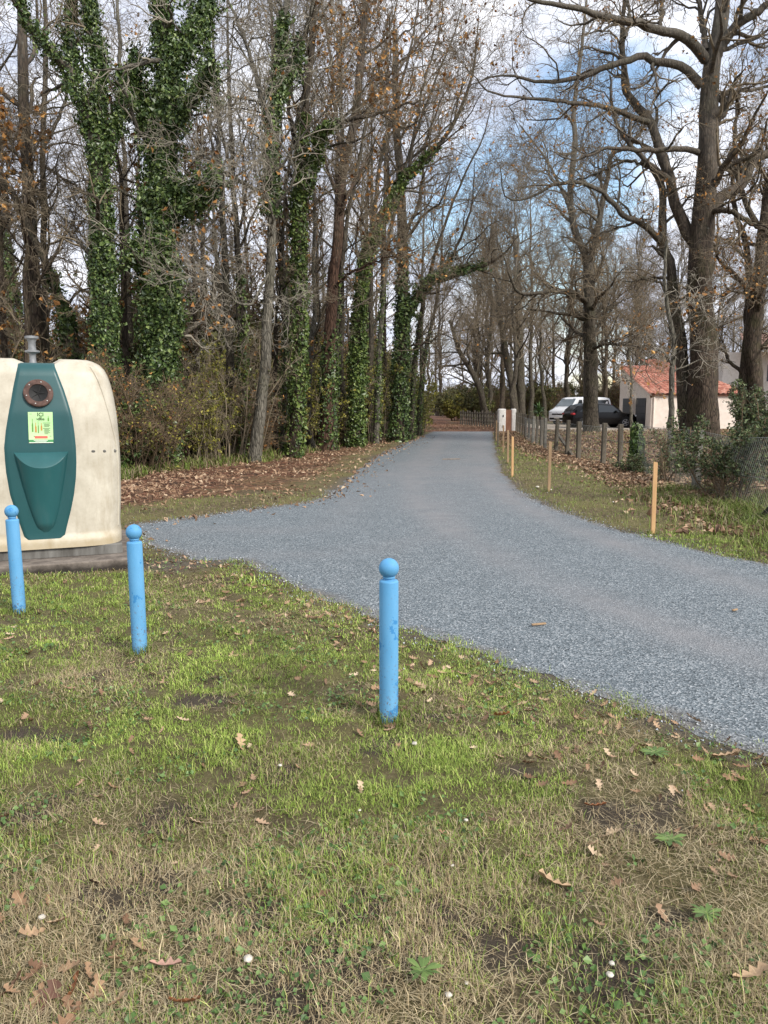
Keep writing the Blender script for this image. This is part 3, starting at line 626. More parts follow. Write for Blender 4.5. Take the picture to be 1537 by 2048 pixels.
# ------------------------------------------------------------------ repeated woodland trees (each with its own trunk and crown)
def copy_thing(src, loc, rz, s=1.0):
    c = src.copy(); COL.objects.link(c); c.location = [float(v) for v in loc]; c.rotation_euler = (0, 0, rz); c.scale = (s, s, s * random.uniform(.92, 1.1))
    for ch in src.children:
        d = ch.copy(); COL.objects.link(d); d.parent = c
    return c
def make_tree(name, label, group, H, r, twig_m, bark_m, ivyn=0, leafn=0, rmin=0.007, lean=0.05, low=0.3, seed=0, n1=15, leaf_m='brown_leaf', ang=42, q3=5, q4=4):
    g = np.random.default_rng(seed)
    n = 16; z = np.linspace(-0.1, H, n); x = np.cumsum(g.normal(0, lean, n)) * 0.8; y = np.cumsum(g.normal(0, lean, n)) * 0.8; x -= x[0]; y -= y[0]
    T = np.stack([x, y, z], 1)[None]; R = (r * (1 - np.linspace(0, 1, n)) ** 0.8 + 0.02)[None]; R = R * (1 + .5 * np.exp(-np.linspace(0, 1, n) * 20))
    P1, R1 = spawn(T, R, n1, (low, 1), (ang, 10), (H * .2, H * .36), .5, rmin * 2, 9, .15, .07, rng=g, fall=.6)
    P2, R2 = spawn(P1, R1, 7, (.15, 1), (40, 12), (H * .07, H * .15), .6, rmin * 1.4, 7, .18, .05, rng=g)
    P3, R3 = spawn(P2, R2, q3, (.15, 1), (42, 14), (H * .03, H * .075), .65, rmin, 5, .22, .04, rng=g)
    P4, R4 = spawn(P3, R3, q4, (.15, 1), (42, 14), (H * .015, H * .035), .7, rmin * .8, 4, .22, .03, rng=g)
    root = thing(name, label, 'tree', (0, 0, 0), group=group)
    link('trunk', tubes('trunk', [(T, R, 9), (P1, R1, 5)]), M[bark_m], root)
    link('crown', tubes('crown', [(P2, R2, 3), (P3, R3, 3), (P4, R4, 3)]), M[twig_m], root)
    if ivyn:
        t = T[0]; a = catmull(t[:11], KN); pts, o = ivy_pts([(a, np.interp(np.linspace(0, 10, KN), np.arange(n), R[0]))], ivyn, .3, g)
        link('ivy', leaves('ivy', pts, .1, o, rng=g), M['ivy'], root)
    if leafn:
        pts = on_lines(P4, leafn, g); pts = pts[fbm(pts[:, 0], pts[:, 2], .5, seed, 2) > .5]; link('leaves', leaves('leaves', pts, .11, rng=g), M[leaf_m], root)
    return root
LW = 'bare trees standing inside the left wood'
labL = 'thin bare woodland tree deep in the left wood'
LT = [make_tree('woodland_tree', labL, LW, 15, .13, 'twig', 'oak_bark', seed=11, n1=11, q3=4, q4=2, low=.35),
      make_tree('woodland_tree', labL, LW, 17, .16, 'twig', 'brown_bark', seed=12, n1=11, q3=4, q4=2, low=.4, lean=.09),
      make_tree('woodland_tree', labL, LW, 13, .10, 'grey_twig', 'pale_bark', seed=13, n1=11, q3=4, q4=2, low=.3, lean=.1),
      make_tree('woodland_tree', labL, LW, 16, .15, 'grey_twig', 'oak_bark', seed=14, n1=11, q3=4, q4=2, low=.45)]
labI = 'ivy wrapped woodland tree deep in the left wood'
LI = [make_tree('ivy_woodland_tree', labI, 'ivy wrapped trees inside the left wood', 15, .15, 'twig', 'oak_bark', ivyn=9000, seed=15),
      make_tree('ivy_woodland_tree', labI, 'ivy wrapped trees inside the left wood', 16, .14, 'twig', 'brown_bark', ivyn=7000, seed=16, lean=.09)]
labO = 'small oak with rusty leaves still hanging inside the left wood'
LO = [make_tree('rusty_oak', labO, 'small oaks with rusty leaves in the left wood', 9, .09, 'twig', 'brown_bark', leafn=1100, seed=17, low=.2, ang=55)]
labR = 'bare lane tree beyond the cars and fence'
RT = [make_tree('background_tree', labR, 'bare trees beyond the fence and house', 17, .17, 'grey_twig', 'oak_bark', seed=21, rmin=.010, n1=17, low=.2, lean=.16),
      make_tree('background_tree', labR, 'bare trees beyond the fence and house', 19, .19, 'grey_twig', 'brown_bark', seed=22, rmin=.010, n1=17, low=.22, lean=.2),
      make_tree('background_tree', labR, 'bare trees beyond the fence and house', 15, .14, 'twig', 'oak_bark', seed=23, rmin=.010, n1=17, low=.2, lean=.22)]
for r_ in RT:
    r_['label'] = 'bare tree in the wood beyond the fence and house'
class Placer:
    def __init__(s, protos): s.p = protos; s.k = 0
    def put(s, x, y, sc=1.0):
        pr = s.p[s.k % len(s.p)]
        if s.k < len(s.p):
            pr.location = (x, y, 0); pr.rotation_euler = (0, 0, random.uniform(0, 6.28)); pr.scale = (sc, sc, sc)
        else: copy_thing(pr, (x, y, 0), random.uniform(0, 6.28), sc)
        s.k += 1
pl, pi, po, pr_ = Placer(LT), Placer(LI), Placer(LO), Placer(RT)
placed = []
def free(x, y, d):
    for (a, c) in placed:
        if (a - x) ** 2 + (c - y) ** 2 < d * d: return False
    placed.append((x, y)); return True
cnt = 0; tries = 0
while cnt < 66 and tries < 4000:
    tries += 1
    y = 18.5 + 62 * random.random() ** 1.5; lim = float(fx_at(y)) - 1.0 - random.random() * 0.6
    x = random.uniform(-0.58 * y - 2, lim)
    if y < 26 and x < -3.5 and random.random() < .45: continue
    if not free(x, y, .95): continue
    u = random.random()
    (pi if u < .2 and (x > -4 or y > 34) else po if u < .36 else pl).put(x, y, random.uniform(.8, 1.15)); cnt += 1
for (px, y, q) in ((452, 21.5, .8), (488, 23.5, .9), (560, 24.5, .8), (628, 26, .85), (690, 28, .9), (745, 31, .9), (770, 34.5, .95), (826, 40, .9), (845, 47, .9)): pl.put((px - 768.5) / F * y, y, q)
cnt = 0; tries = 0
while cnt < 66 and tries < 4000:
    tries += 1
    y = 50 + 75 * random.random(); x = random.uniform(7, 0.62 * y + 3)
    if y < 66 and 9 < x < 40: continue
    if not free(x, y, 1.9): continue
    pr_.put(x, y, random.uniform(.8, 1.1)); cnt += 1
for (x, y) in ((8.2, 60), (9.6, 64), (8.8, 72), (11, 58), (10.5, 68), (13, 63), (15.5, 66), (18, 64), (21, 67), (25, 68), (6.5, 95), (3, 120), (8, 118), (14, 110), (30, 70), (34, 72)):
    pr_.put(x, y, random.uniform(.85, 1.1))

# ------------------------------------------------------------------ shrubs and thickets
def make_shrub(name, label, cat, group, H, nst, twig_m, seed, leafn=0, leaf_m='olive_leaf', lsize=.07, spread=24, rmin=.005, L2=(.35, .8), stem_r=.02, zmin=0.0, flat=0.0, lv=(6, 5, 3)):
    g = np.random.default_rng(seed)
    a = g.random(nst) * 6.28; rr = np.sqrt(g.random(nst)) * .35 * H * .5
    p0 = np.stack([rr * np.cos(a), rr * np.sin(a), np.full(nst, -.05)], 1)
    d = norm(np.stack([np.cos(a) * math.tan(math.radians(spread)) * g.random(nst), np.sin(a) * math.tan(math.radians(spread)) * g.random(nst), np.ones(nst)], 1))
    N = 9; st = (H * (.55 + .45 * g.random(nst)) / (N - 1))[:, None]; pts = [p0]
    for k in range(N - 1):
        pts.append(pts[-1] + d * st); d = norm(d + g.normal(0, .14, d.shape))
    S = np.stack(pts, 1); RS = stem_r * (.5 + .7 * g.random((nst, 1))) * np.linspace(1, .25, N)[None]
    P2, R2 = spawn(S, RS, lv[0], (.15, 1), (48, 16), L2, .6, rmin * 1.3, 6, .2, .03, rng=g)
    P3, R3 = spawn(P2, R2, lv[1], (.1, 1), (48, 16), (L2[0] * .5, L2[1] * .55), .6, rmin, 5, .24, .02, rng=g)
    P4, R4 = spawn(P3, R3, lv[2], (.1, 1), (48, 16), (L2[0] * .25, L2[1] * .3), .7, rmin * .8, 3, .24, .02, rng=g)
    root = thing(name, label, cat, (0, 0, 0), group=group)
    link('stems', tubes('stems', [(S, RS, 5), (P2, R2, 3), (P3, R3, 3), (P4, R4, 3)]), M[twig_m], root)
    if leafn:
        q = np.concatenate([on_lines(P4, leafn * 2 // 3, g), on_lines(P3, leafn // 3, g)]) + g.normal(0, .03, (leafn * 2 // 3 + leafn // 3, 3)); q = q[q[:, 2] > zmin * (.6 + .8 * g.random(len(q)))]
        link('foliage', leaves('foliage', q, lsize, flat=flat, rng=g), M[leaf_m], root)
    return root
TH = 'bare thicket of brown brambles under the left wood'
T1 = Placer([make_shrub('bramble_thicket', TH, 'shrub', 'bare brown thickets under the left wood', 2.6, 26, 'dark_twig', 31, 500, 'brown_leaf', .05),
             make_shrub('bramble_thicket', TH, 'shrub', 'bare brown thickets under the left wood', 3.4, 26, 'twig', 32, 300, 'olive_leaf', .06),
             make_shrub('bramble_thicket', TH, 'shrub', 'bare brown thickets under the left wood', 2.0, 28, 'dark_twig', 33, 1500, 'yellow_leaf', .045)])
EV = 'dark evergreen understorey shrub inside the left wood'
T2 = Placer([make_shrub('evergreen_shrub', EV, 'shrub', 'evergreen shrubs inside the left wood', 3.0, 22, 'dark_twig', 34, 6000, 'olive_leaf', .08),
             make_shrub('evergreen_shrub', EV, 'shrub', 'evergreen shrubs inside the left wood', 2.2, 22, 'dark_twig', 35, 5000, 'ivy', .075)])
BG = 'brown bare thicket in the wood beyond the fence'
T3 = Placer([make_shrub('background_thicket', BG, 'shrub', 'thickets beyond the fence and lane', 4.5, 30, 'dark_twig', 36, 1200, 'olive_leaf', .10, rmin=.010, L2=(.6, 1.4)),
             make_shrub('background_thicket', BG, 'shrub', 'thickets beyond the fence and lane', 3.6, 30, 'twig', 37, 800, 'brown_leaf', .10, rmin=.010, L2=(.6, 1.3)),
             make_shrub('background_thicket', BG, 'shrub', 'thickets beyond the fence and lane', 3.2, 30, 'dark_twig', 38, 7000, 'olive_leaf', .12, rmin=.010, L2=(.6, 1.3))])
for k in range(75):
    y = 17.0 + 55 * (k / 75.0) ** 1.4 + random.uniform(-.5, .5); off = random.choice((.2, .6, 1.6, 3.0, 5.0))
    T1.put(float(fx_at(y)) - off - random.random() * .8, y + off * .3, random.uniform(.7, 1.15))
for k in range(26):
    x = -5.2 - k * .75 - random.random() * .5; T1.put(x, 16.6 + random.random() * 2.5 + (0 if x > -11 else 1), random.uniform(.8, 1.2))
for k in range(60):
    y = 20 + 55 * (k / 60.0) ** 1.2; T2.put(float(fx_at(y)) - 1.5 - random.random() * 11, y + random.random() * 2, random.uniform(.7, 1.35))
for k in range(70):
    y = 54 + random.random() * 50; x = random.uniform(6.5, .6 * y)
    if 9 < x < 38 and y < 68: y = 68 + random.random() * 14
    T3.put(x, y, random.uniform(.8, 1.25))
for k in range(95):
    y = 30 + random.random() * 62; T3.put(float(fx_at(y)) - 2.5 - random.random() * .52 * y, y, random.uniform(1.0, 1.9))
for (x, y, q) in ((-3.2, 23.0, .8), (-2.6, 26.5, .9), (-5.5, 22.5, .9), (-1.2, 31.0, .8), (-8.5, 19.0, .9)): po.put(x, y, q)
def spot(o, px, py, rz=0.0, s=1.0):
    g = G(px, py); o.location = (g[0], g[1], float(height(g[0], g[1]))); o.rotation_euler = (0, 0, rz); o.scale = (s, s, s); return o
def at(o, x, y, s=1.0, rz=0.0):
    o.location = (x, y, 0); o.scale = (s, s, s); o.rotation_euler = (0, 0, rz); return o
at(make_shrub('yellow_bush', 'yellow green leafy bush at the far end of the left wood', 'shrub', None, 3.0, 30, 'twig', 41, 9000, 'yellow_leaf', .09, rmin=.007), 1.5, 41.5)
at(make_shrub('green_bush', 'olive green bush against the ivy trunks near the lane bend', 'shrub', None, 3.2, 26, 'twig', 42, 6500, 'olive_leaf', .08), -.9, 32.5)
at(make_shrub('yellow_bush', 'low straggling yellowish bush beside the red barked trunk', 'shrub', None, 2.6, 22, 'twig', 43, 2600, 'yellow_leaf', .07), -2.6, 28.5)
at(make_shrub('green_bush', 'dark leafy mound right of the path end before the grey fence', 'shrub', None, 3.0, 30, 'dark_twig', 44, 9000, 'olive_leaf', .11, rmin=.009), 7.0, 60)
at(make_shrub('green_bush', 'yellowish mound of leaves at the path end', 'shrub', None, 2.4, 30, 'dark_twig', 45, 7000, 'yellow_leaf', .11, rmin=.009), 6.2, 68)
at(make_shrub('green_bush', 'low ivy mound at the foot of the ivy trees behind the bottle bank', 'shrub', None, 1.8, 26, 'dark_twig', 46, 9000, 'ivy', .08), -5.6, 17.6)
proto_y = make_shrub('straggling_bush', 'tall straggling yellow green bush between the trunks of the left wood', 'shrub', 'straggling yellow green bushes between the left trunks', 4.2, 20, 'twig', 47, 3600, 'yellow_leaf', .075, spread=16)
PY = Placer([proto_y])
for (px, Y, q) in ((430, 21, .8), (470, 24, .9), (575, 25, .85), (635, 27, .9), (690, 30, .95), (735, 31, .9), (765, 35, 1.0), (825, 38, .9), (400, 19.5, .6), (780, 44, 1.1)): PY.put((px - 768.5) / F * Y, Y, q)
# gorse and shrubs on the right fence
at(make_shrub('gorse_bush', 'dark green spiny bush growing through the chain link fence on woody stems', 'shrub', None, 1.5, 13, 'dark_twig', 51, 13000, 'gorse_leaf', .036, spread=40, L2=(.25, .6), stem_r=.026, zmin=.5), 5.35, 11.9, 1.05)
at(make_shrub('gorse_bush', 'tall pale green shrub behind the fence at the right edge', 'shrub', None, 2.1, 14, 'dark_twig', 52, 15000, 'gorse_leaf', .04, spread=26, L2=(.3, .6)), 7.75, 15.6, .98)
at(make_shrub('gorse_bush', 'spindly upright shrub behind the nearest thin stake', 'shrub', None, 1.25, 8, 'dark_twig', 53, 1500, 'gorse_leaf', .032, spread=22, L2=(.2, .45)), 5.45, 14.9)
at(make_shrub('gorse_bush', 'thicket of dark leaves behind the wire at the right edge', 'shrub', None, 1.6, 14, 'dark_twig', 54, 9000, 'gorse_leaf', .04, spread=32, L2=(.3, .6)), 6.9, 11.4, .85)
at(make_shrub('gorse_bush', 'low grassy bush at the foot of the ivy covered post', 'shrub', None, .55, 12, 'dark_twig', 55, 2200, 'gorse_leaf', .04, spread=45, L2=(.12, .3), rmin=.003), 5.55, 17.0)
at(make_shrub('gorse_bush', 'leafy bush with withered flower heads right of the garage', 'shrub', None, 2.3, 16, 'twig', 56, 7000, 'gorse_leaf', .05, spread=28, L2=(.3, .6)), 10.1, 20.0, .95)
# yucca by the van
yr = thing('yucca', 'spiky green yucca among the trees left of the van', 'plant', (10.6, 53.5, 0)); yr.scale = (.85, .85, .62)
V = []; T = []
g = np.random.default_rng(5)
for k in range(90):
    a = g.random() * 6.28; e = math.radians(g.uniform(-25, 80)); L = g.uniform(.7, 1.1); z0 = g.uniform(1.2, 1.9)
    d = np.array([math.cos(a) * math.cos(e), math.sin(a) * math.cos(e), math.sin(e)]); s = np.array([-math.sin(a), math.cos(a), 0]) * .05; o = np.array([0, 0, z0]); m = len(V)
    V += [o - s * .5, o + s * .5, o + d * L * .5 + s, o + d * L * .5 - s, o + d * L + np.array([0, 0, -.12])]; T += [[m, m + 1, m + 2], [m, m + 2, m + 3], [m + 3, m + 2, m + 4]]
link('foliage', npmesh('foliage', np.array(V), tris=T, smooth=False), M['yucca_leaf'], yr)
link('stem', tubes('stem', [(np.array([[[0, 0, -.1], [.05, 0, .6], [0, 0, 1.2], [0, .03, 1.9]]]), np.array([[.12, .1, .1, .08]]), 8)]), M['brown_bark'], yr)

# ------------------------------------------------------------------ paints and building materials
def paint(name, c, chip, lo, hi, rough=0.45, dirt=(0.10, 0.09, 0.07), dirtf=0.25, sc=14):
    b = NB(name); p = b.pos('Object'); n = b.noise(p, sc, 5, 0.7); n2 = b.noise(b.pos('Object', (1, 1, .3)), 5, 4, 0.6)
    c0 = b.mix(b.mr(n2, 0.35, 0.7, 0, 1), c, tuple(x * 1.22 for x in c))
    c0 = b.mix(b.mr(n2, 0.6, 0.8, 0, dirtf), c0, dirt)
    c0 = b.mix(b.mr(n, lo, hi), c0, chip); b.bump(n, .12, .003); M[name] = b.done(c0, rough, spec=.4); return M[name]
# blue bollard paint, chips thicker near the foot
b = NB('blue_paint'); p = b.pos('Object'); n = b.noise(p, 30, 6, .75); n2 = b.noise(b.pos('Object', (1, 1, .25)), 7, 4, .6)
sp = b.n('ShaderNodeSeparateXYZ'); b.l(p, sp.inputs[0])
oi = b.n('ShaderNodeObjectInfo'); seedv = b.n('ShaderNodeVectorMath', operation='ADD'); b.l(p, seedv.inputs[0])
cmb = b.n('ShaderNodeCombineXYZ'); [b.l(b.math('MULTIPLY', oi.outputs['Random'], 40.0), cmb.inputs[i]) for i in range(3)]; b.l(cmb.outputs[0], seedv.inputs[1])
pn = b.noise(seedv.outputs[0], 8, 5, .7); chipn = b.noise(seedv.outputs[0], 70, 6, .85)
foot = b.mr(sp.outputs[2], .05, .45, .085, 0.0)
c = b.mix(b.mr(n2, .35, .65), (0.085, 0.275, 0.49), (0.135, 0.345, 0.56))
c = b.mix(b.mr(pn, .575, .60, 0, .9), c, (0.035, 0.19, 0.42))
c = b.mix(b.mr(b.math('ADD', chipn, foot), .635, .655), c, (0.13, 0.085, 0.065))
c = b.mix(b.mr(b.noise(p, 80, 3, .8), .70, .76, 0, .6), c, (0.07, .10, .14))
b.bump(b.math('ADD', chipn, pn), .15, .002); M['blue_paint'] = b.done(c, .6, spec=.3)
# cream plastic with streaks of dirt
b = NB('cream_plastic'); n = b.noise(b.pos('Object', (1, 1, .18)), 6, 6, .7); n2 = b.noise(b.pos('Object'), 3.2, 6, .7); n3 = b.noise(b.pos('Object'), 60, 4, .8)
sp = b.n('ShaderNodeSeparateXYZ'); b.l(b.pos('Object'), sp.inputs[0])
c = b.ramp(n2, [(.3, (.38, .34, .265)), (.7, (.56, .52, .43))])
c = b.mix(b.mr(n, .50, .74, 0, .75), c, (.29, .235, .155))
c = b.mix(b.mr(n3, .60, .74, 0, .55), c, (.26, .22, .15))
lowd = b.mr(b.math('ADD', sp.outputs[2], b.math('MULTIPLY', n2, .35)), .30, .42, .55, 0.0)
c = b.mix(lowd, c, (.40, .31, .17))
b.bump(n3, .12, .003); M['cream_plastic'] = b.done(c, .5)
paint('green_plastic', (0.014, 0.066, 0.070), (0.03, 0.09, 0.10), .7, .78, .38, (.05, .08, .08), .35)
paint('teal_plastic', (0.016, 0.078, 0.082), (0.06, 0.13, 0.14), .68, .76, .38, (.06, .10, .10), .35)
speck('rust', (0.045, 0.025, 0.020), (0.13, 0.075, 0.06), 22, .75, .3)
speck('galvanised', (0.17, 0.175, 0.18), (0.33, 0.34, 0.35), 14, .55, .1, metal=.35)
speck('galv_dirty', (0.055, 0.05, 0.042), (0.20, 0.195, 0.18), 6, .7, .1, stretch=(1, 1, .2))
speck('rubber', (0.003, 0.003, 0.003), (0.007, 0.007, 0.007), 20, .6, .1)
speck('bolt_metal', (0.35, 0.34, 0.32), (0.5, 0.48, 0.45), 40, .4, .1, metal=.6)
speck('concrete', (0.15, 0.125, 0.105), (0.36, 0.31, 0.27), 9, .9, .5, .01)
speck('post_concrete', (0.09, 0.085, 0.072), (0.22, 0.205, 0.175), 7, .9, .4, .01)
speck('grey_wood', (0.055, 0.047, 0.035), (0.155, 0.132, 0.10), 8, .9, .4, .006, stretch=(1, 1, .12))
speck('new_wood', (0.40, 0.23, 0.10), (0.60, 0.38, 0.19), 16, .7, .2, .003, stretch=(1, 1, .08))
speck('old_wood', (0.20, 0.13, 0.075), (0.38, 0.26, 0.15), 14, .8, .2, .003, stretch=(1, 1, .08))
speck('wire', (0.16, 0.17, 0.16), (0.30, 0.31, 0.30), 9, .6, 0)
speck('render_wall', (0.66, 0.57, 0.49), (0.78, 0.70, 0.62), 3, .9, .1)
speck('dark_door', (0.018, 0.019, 0.022), (0.030, 0.031, 0.035), 6, .5, .05)
speck('white_paint', (0.62, 0.60, 0.56), (0.76, 0.74, 0.70), 5, .7, .1)
speck('gate_brown', (0.17, 0.075, 0.045), (0.25, 0.12, 0.075), 4, .6, .1)
speck('charred_wood', (0.012, 0.012, 0.012), (0.045, 0.042, 0.04), 10, .9, .4)
b = NB('roof_tile'); v = b.voro(b.pos('Object', (4.2, 2.6, 1)), 1.0, 'Color'); s_ = b.n('ShaderNodeSeparateColor'); b.l(v, s_.inputs[0]); n = b.noise(b.pos('Object'), 2.5, 5, .7)
c = b.ramp(s_.outputs[0], [(0, (.33, .125, .085)), (.6, (.46, .195, .135)), (1, (.56, .30, .22))]); c = b.mix(b.mr(n, .5, .75, 0, .45), c, (.22, .09, .06)); M['roof_tile'] = b.done(c, .85)
b = NB('glass_dark'); M['glass_dark'] = b.done((.02, .025, .03), .08, spec=.6)
b = NB('windscreen'); M['windscreen'] = b.done((.16, .19, .21), .08, spec=.6)
b = NB('silver_body'); M['silver_body'] = b.done((.72, .73, .75), .35, .05, .5)
b = NB('black_body'); M['black_body'] = b.done((.003, .003, .004), .22, 0, .3)
b = NB('tyre'); M['tyre'] = b.done((.012, .012, .013), .8)
b = NB('alloy'); M['alloy'] = b.done((.32, .33, .35), .35, .6)
b = NB('red_lamp'); M['red_lamp'] = b.done((.35, .015, .02), .2, spec=.6)
b = NB('lamp_glass'); M['lamp_glass'] = b.done((.55, .57, .60), .15, spec=.7)
b = NB('chrome'); M['chrome'] = b.done((.6, .6, .62), .2, .9)
b = NB('sticker_green'); n = b.noise(b.pos('Object'), 4, 3, .5); M['sticker_green'] = b.done(b.mix(b.mr(n, .3, .7), (.40, .66, .30), (.56, .76, .42)), .45)
for nm, c in (('ink_dark', (.05, .07, .035)), ('ink_red', (.62, .13, .10)), ('ink_green', (.07, .26, .10)), ('ink_white', (.78, .80, .72)), ('ink_bottle', (.13, .27, .07)), ('ink_amber', (.45, .22, .06))):
    b = NB(nm); M[nm] = b.done(c, .5)

# ------------------------------------------------------------------ bottle bank on its slab
TH_B = math.radians(22); SLAB = 0.115
nB_ = np.array([math.sin(TH_B), -math.cos(TH_B), 0.0]); xB = np.array([math.cos(TH_B), math.sin(TH_B), 0.0])
fr = G(86, 1117, SLAB); FC = np.array([fr[0], fr[1], SLAB]); DB = 0.60; CB = FC - nB_ * DB
def uv(px, py, off=0.0):
    dx, dy = (px - 768.5) / F, (1024 - py) / F
    d = np.array([dx, CP + dy * SP, -SP + dy * CP]); c0 = np.array([0, 0, CAMZ]); pl0 = FC + nB_ * off
    t = ((pl0 - c0) @ nB_) / (d @ nB_); p = c0 + d * t
    return (p - FC) @ xB, p[2] - SLAB
slab = MB(); slab.box((-.17, -.02, SLAB / 2 - .04), (2.06, 1.75, SLAB + .08), bev=.012, seg=2)
b = NB('damp_concrete'); n = b.noise(b.pos('Object'), 7, 6, .7); sp = b.n('ShaderNodeSeparateXYZ'); b.l(b.pos('Object'), sp.inputs[0])
c = b.ramp(n, [(.3, (.075, .062, .052)), (.7, (.24, .205, .175))]); c = b.mix(b.mr(b.math('ADD', sp.outputs[2], b.math('MULTIPLY', n, .07)), .085, .145, .9, 0), c, (.022, .019, .015)); b.bump(n, .5, .01); M['damp_concrete'] = b.done(c, .95)
so_ = slab.build('concrete_slab', M['damp_concrete'], loc=(CB[0], CB[1], 0)); so_.rotation_euler = (0, 0, TH_B)
tag(so_, 'low stained concrete slab under the bottle bank', 'slab')
bank = thing('bottle_bank', 'cream bottle bank with dark green front panel and round rusty inlet', 'recycling bin', (CB[0], CB[1], SLAB), TH_B)
sil = [uv(*q, off=(.03 if q[1] > 1051 else -.12)) for q in ((249, 1088), (249, 1070), (246, 1052), (246, 1000), (245, 930), (242, 880), (237, 830), (230, 788), (222, 758), (212, 738), (201, 727), (188, 721))]
zz = np.array([s[1] for s in sil]); ww = np.array([s[0] for s in sil])
ZT = zz[-1]; Z0 = zz[0]
def bw(z): return np.interp(z, zz, ww)
def bd(z): return np.interp(z, [Z0, Z0 + .07, Z0 + .12, 1.0, 1.35, ZT - .12, ZT - .04, ZT], [.63, .63, .60, .595, .575, .50, .45, .40])
EXP = 5.0
def front_y(x, z):
    return -bd(z) * (1 - np.clip(np.abs(x / bw(z)), 0, .999) ** EXP) ** (1 / EXP)
panel_r = [uv(*q) for q in ((129, 1079), (136, 1048), (143, 1020), (149, 990), (153, 955), (154, 925), (153, 895), (150, 865), (146, 837), (138, 808), (129, 780), (118, 752), (109, 728))]
panel_l = [uv(*q) for q in ((51, 1081), (40, 1050), (30, 1020), (20, 990), (12, 945), (10, 925), (8, 895), (11, 862), (16, 830), (21, 802), (25, 775), (30, 750), (34, 727))]
prz = np.array([p[1] for p in panel_r]); prx = np.array([p[0] for p in panel_r]); plz = np.array([p[1] for p in panel_l]); plx = np.array([p[0] for p in panel_l])
PZ0 = max(prz[0], plz[0]); PZ1 = min(prz[-1], plz[-1]); pcx = (prx[-1] + plx[-1]) / 2; phw = (prx[-1] - plx[-1]) / 2
zs = np.unique(np.concatenate([np.linspace(Z0, Z0 + .14, 8), np.linspace(Z0 + .14, ZT - .14, 22), np.linspace(ZT - .14, ZT, 10)])); A = np.linspace(0, 2 * np.pi, 129)[:-1]
V = []; Q = []
for z in zs:
    c, s = np.cos(A), np.sin(A); x = bw(z) * np.sign(c) * np.abs(c) ** (2 / EXP); y = bd(z) * np.sign(s) * np.abs(s) ** (2 / EXP)
    V.append(np.stack([x, y, np.full(128, z)], 1))
for k, (sw, sd_, dz) in enumerate(((.93, .90, .012), (.8, .75, .016), (.4, .4, .018), (.02, .02, .018))):
    c, s = np.cos(A), np.sin(A); V.append(np.stack([bw(ZT) * sw * np.sign(c) * np.abs(c) ** (2 / EXP), bd(ZT) * sd_ * np.sign(s) * np.abs(s) ** (2 / EXP), np.full(128, ZT + dz)], 1))
V = np.concatenate(V)
notch = (1 - sstep(np.abs(V[:, 0] - pcx), phw * .98, phw * 1.25)) * (V[:, 2] > PZ1 - .03)
V[:, 2] -= notch * np.maximum(V[:, 2] - (PZ1 - .006), 0)
nr = len(V) // 128
for r in range(nr - 1):
    i = r * 128 + np.arange(128); j = r * 128 + (np.arange(128) + 1) % 128; Q.append(np.stack([i, j, j + 128, i + 128], 1))
link('body', npmesh('body', V, np.concatenate(Q)), M['cream_plastic'], bank)
# green panel with returned edges
zs = np.linspace(PZ0, PZ1, 44); cu_ = np.linspace(0, 1, 33); V = []
for z in zs:
    a, c = np.interp(z, plz, plx), np.interp(z, prz, prx)
    rr = .03 * max(0, 1 - (z - PZ0) / .035) ** 2; a += rr; c -= rr
    x = a + (c - a) * cu_; e = np.minimum(cu_, 1 - cu_) * (c - a); lift = .016 * sstep(e, 0, .02) * sstep(z - PZ0, -.001, .02) - .002
    V.append(np.stack([x, front_y(x, z) - lift, np.full(33, z)], 1))
for (dy, dz) in ((.05, .018), (.25, .024), (.6, .026), (.95, .024)):
    V.append(np.stack([plx[-1] + (prx[-1] - plx[-1]) * cu_, front_y(plx[-1] + (prx[-1] - plx[-1]) * cu_, PZ1) + dy, np.full(33, PZ1 + dz)], 1))
V = np.concatenate(V); nr = len(V) // 33; i = (np.arange(nr - 1)[:, None] * 33 + np.arange(32)[None]).ravel()
link('front_panel', npmesh('front_panel', V, np.stack([i, i + 1, i + 34, i + 33], 1)), M['green_plastic'], bank)
# bulging pocket with a flat ledge
(ul, zl), (ur, _), (ub, zb_) = uv(28, 906), uv(137, 906), uv(86, 1066)
cx_ = (ul + ur) / 2; hw_ = (ur - ul) / 2; V = []
q = np.linspace(-1, 1, 33); drop = .135 * (1 - np.abs(q) ** 2.4)
for f in np.linspace(0, 1, 28):
    h = hw_ * (.13 + .87 * f ** .62) * min(1, .35 + f * 10); D = .125 * (.35 + .65 * f ** 1.2) * min(1, f * 9) - .004
    z = zb_ + (zl - drop * (.15 + .85 * f) - zb_) * f; x = cx_ + h * q; V.append(np.stack([x, front_y(x, z) - .014 - D * (1 - np.abs(q) ** 2.2) ** .75, z], 1))
x = cx_ + hw_ * q
for f in (.93, .5, .12, -.04):
    z = zl - drop * (f if f > 0 else 0) + .004; V.append(np.stack([x, front_y(x, z) - .014 - .122 * f * (1 - np.abs(q) ** 2.2) ** .75, z], 1))
V = np.concatenate(V); nr = len(V) // 33; i = (np.arange(nr - 1)[:, None] * 33 + np.arange(32)[None]).ravel()
pk_ = link('pocket', npmesh('pocket', V, np.stack([i, i + 1, i + 34, i + 33], 1)), M['teal_plastic'], bank)
pk_.data.set_sharp_from_angle(angle=math.radians(30))
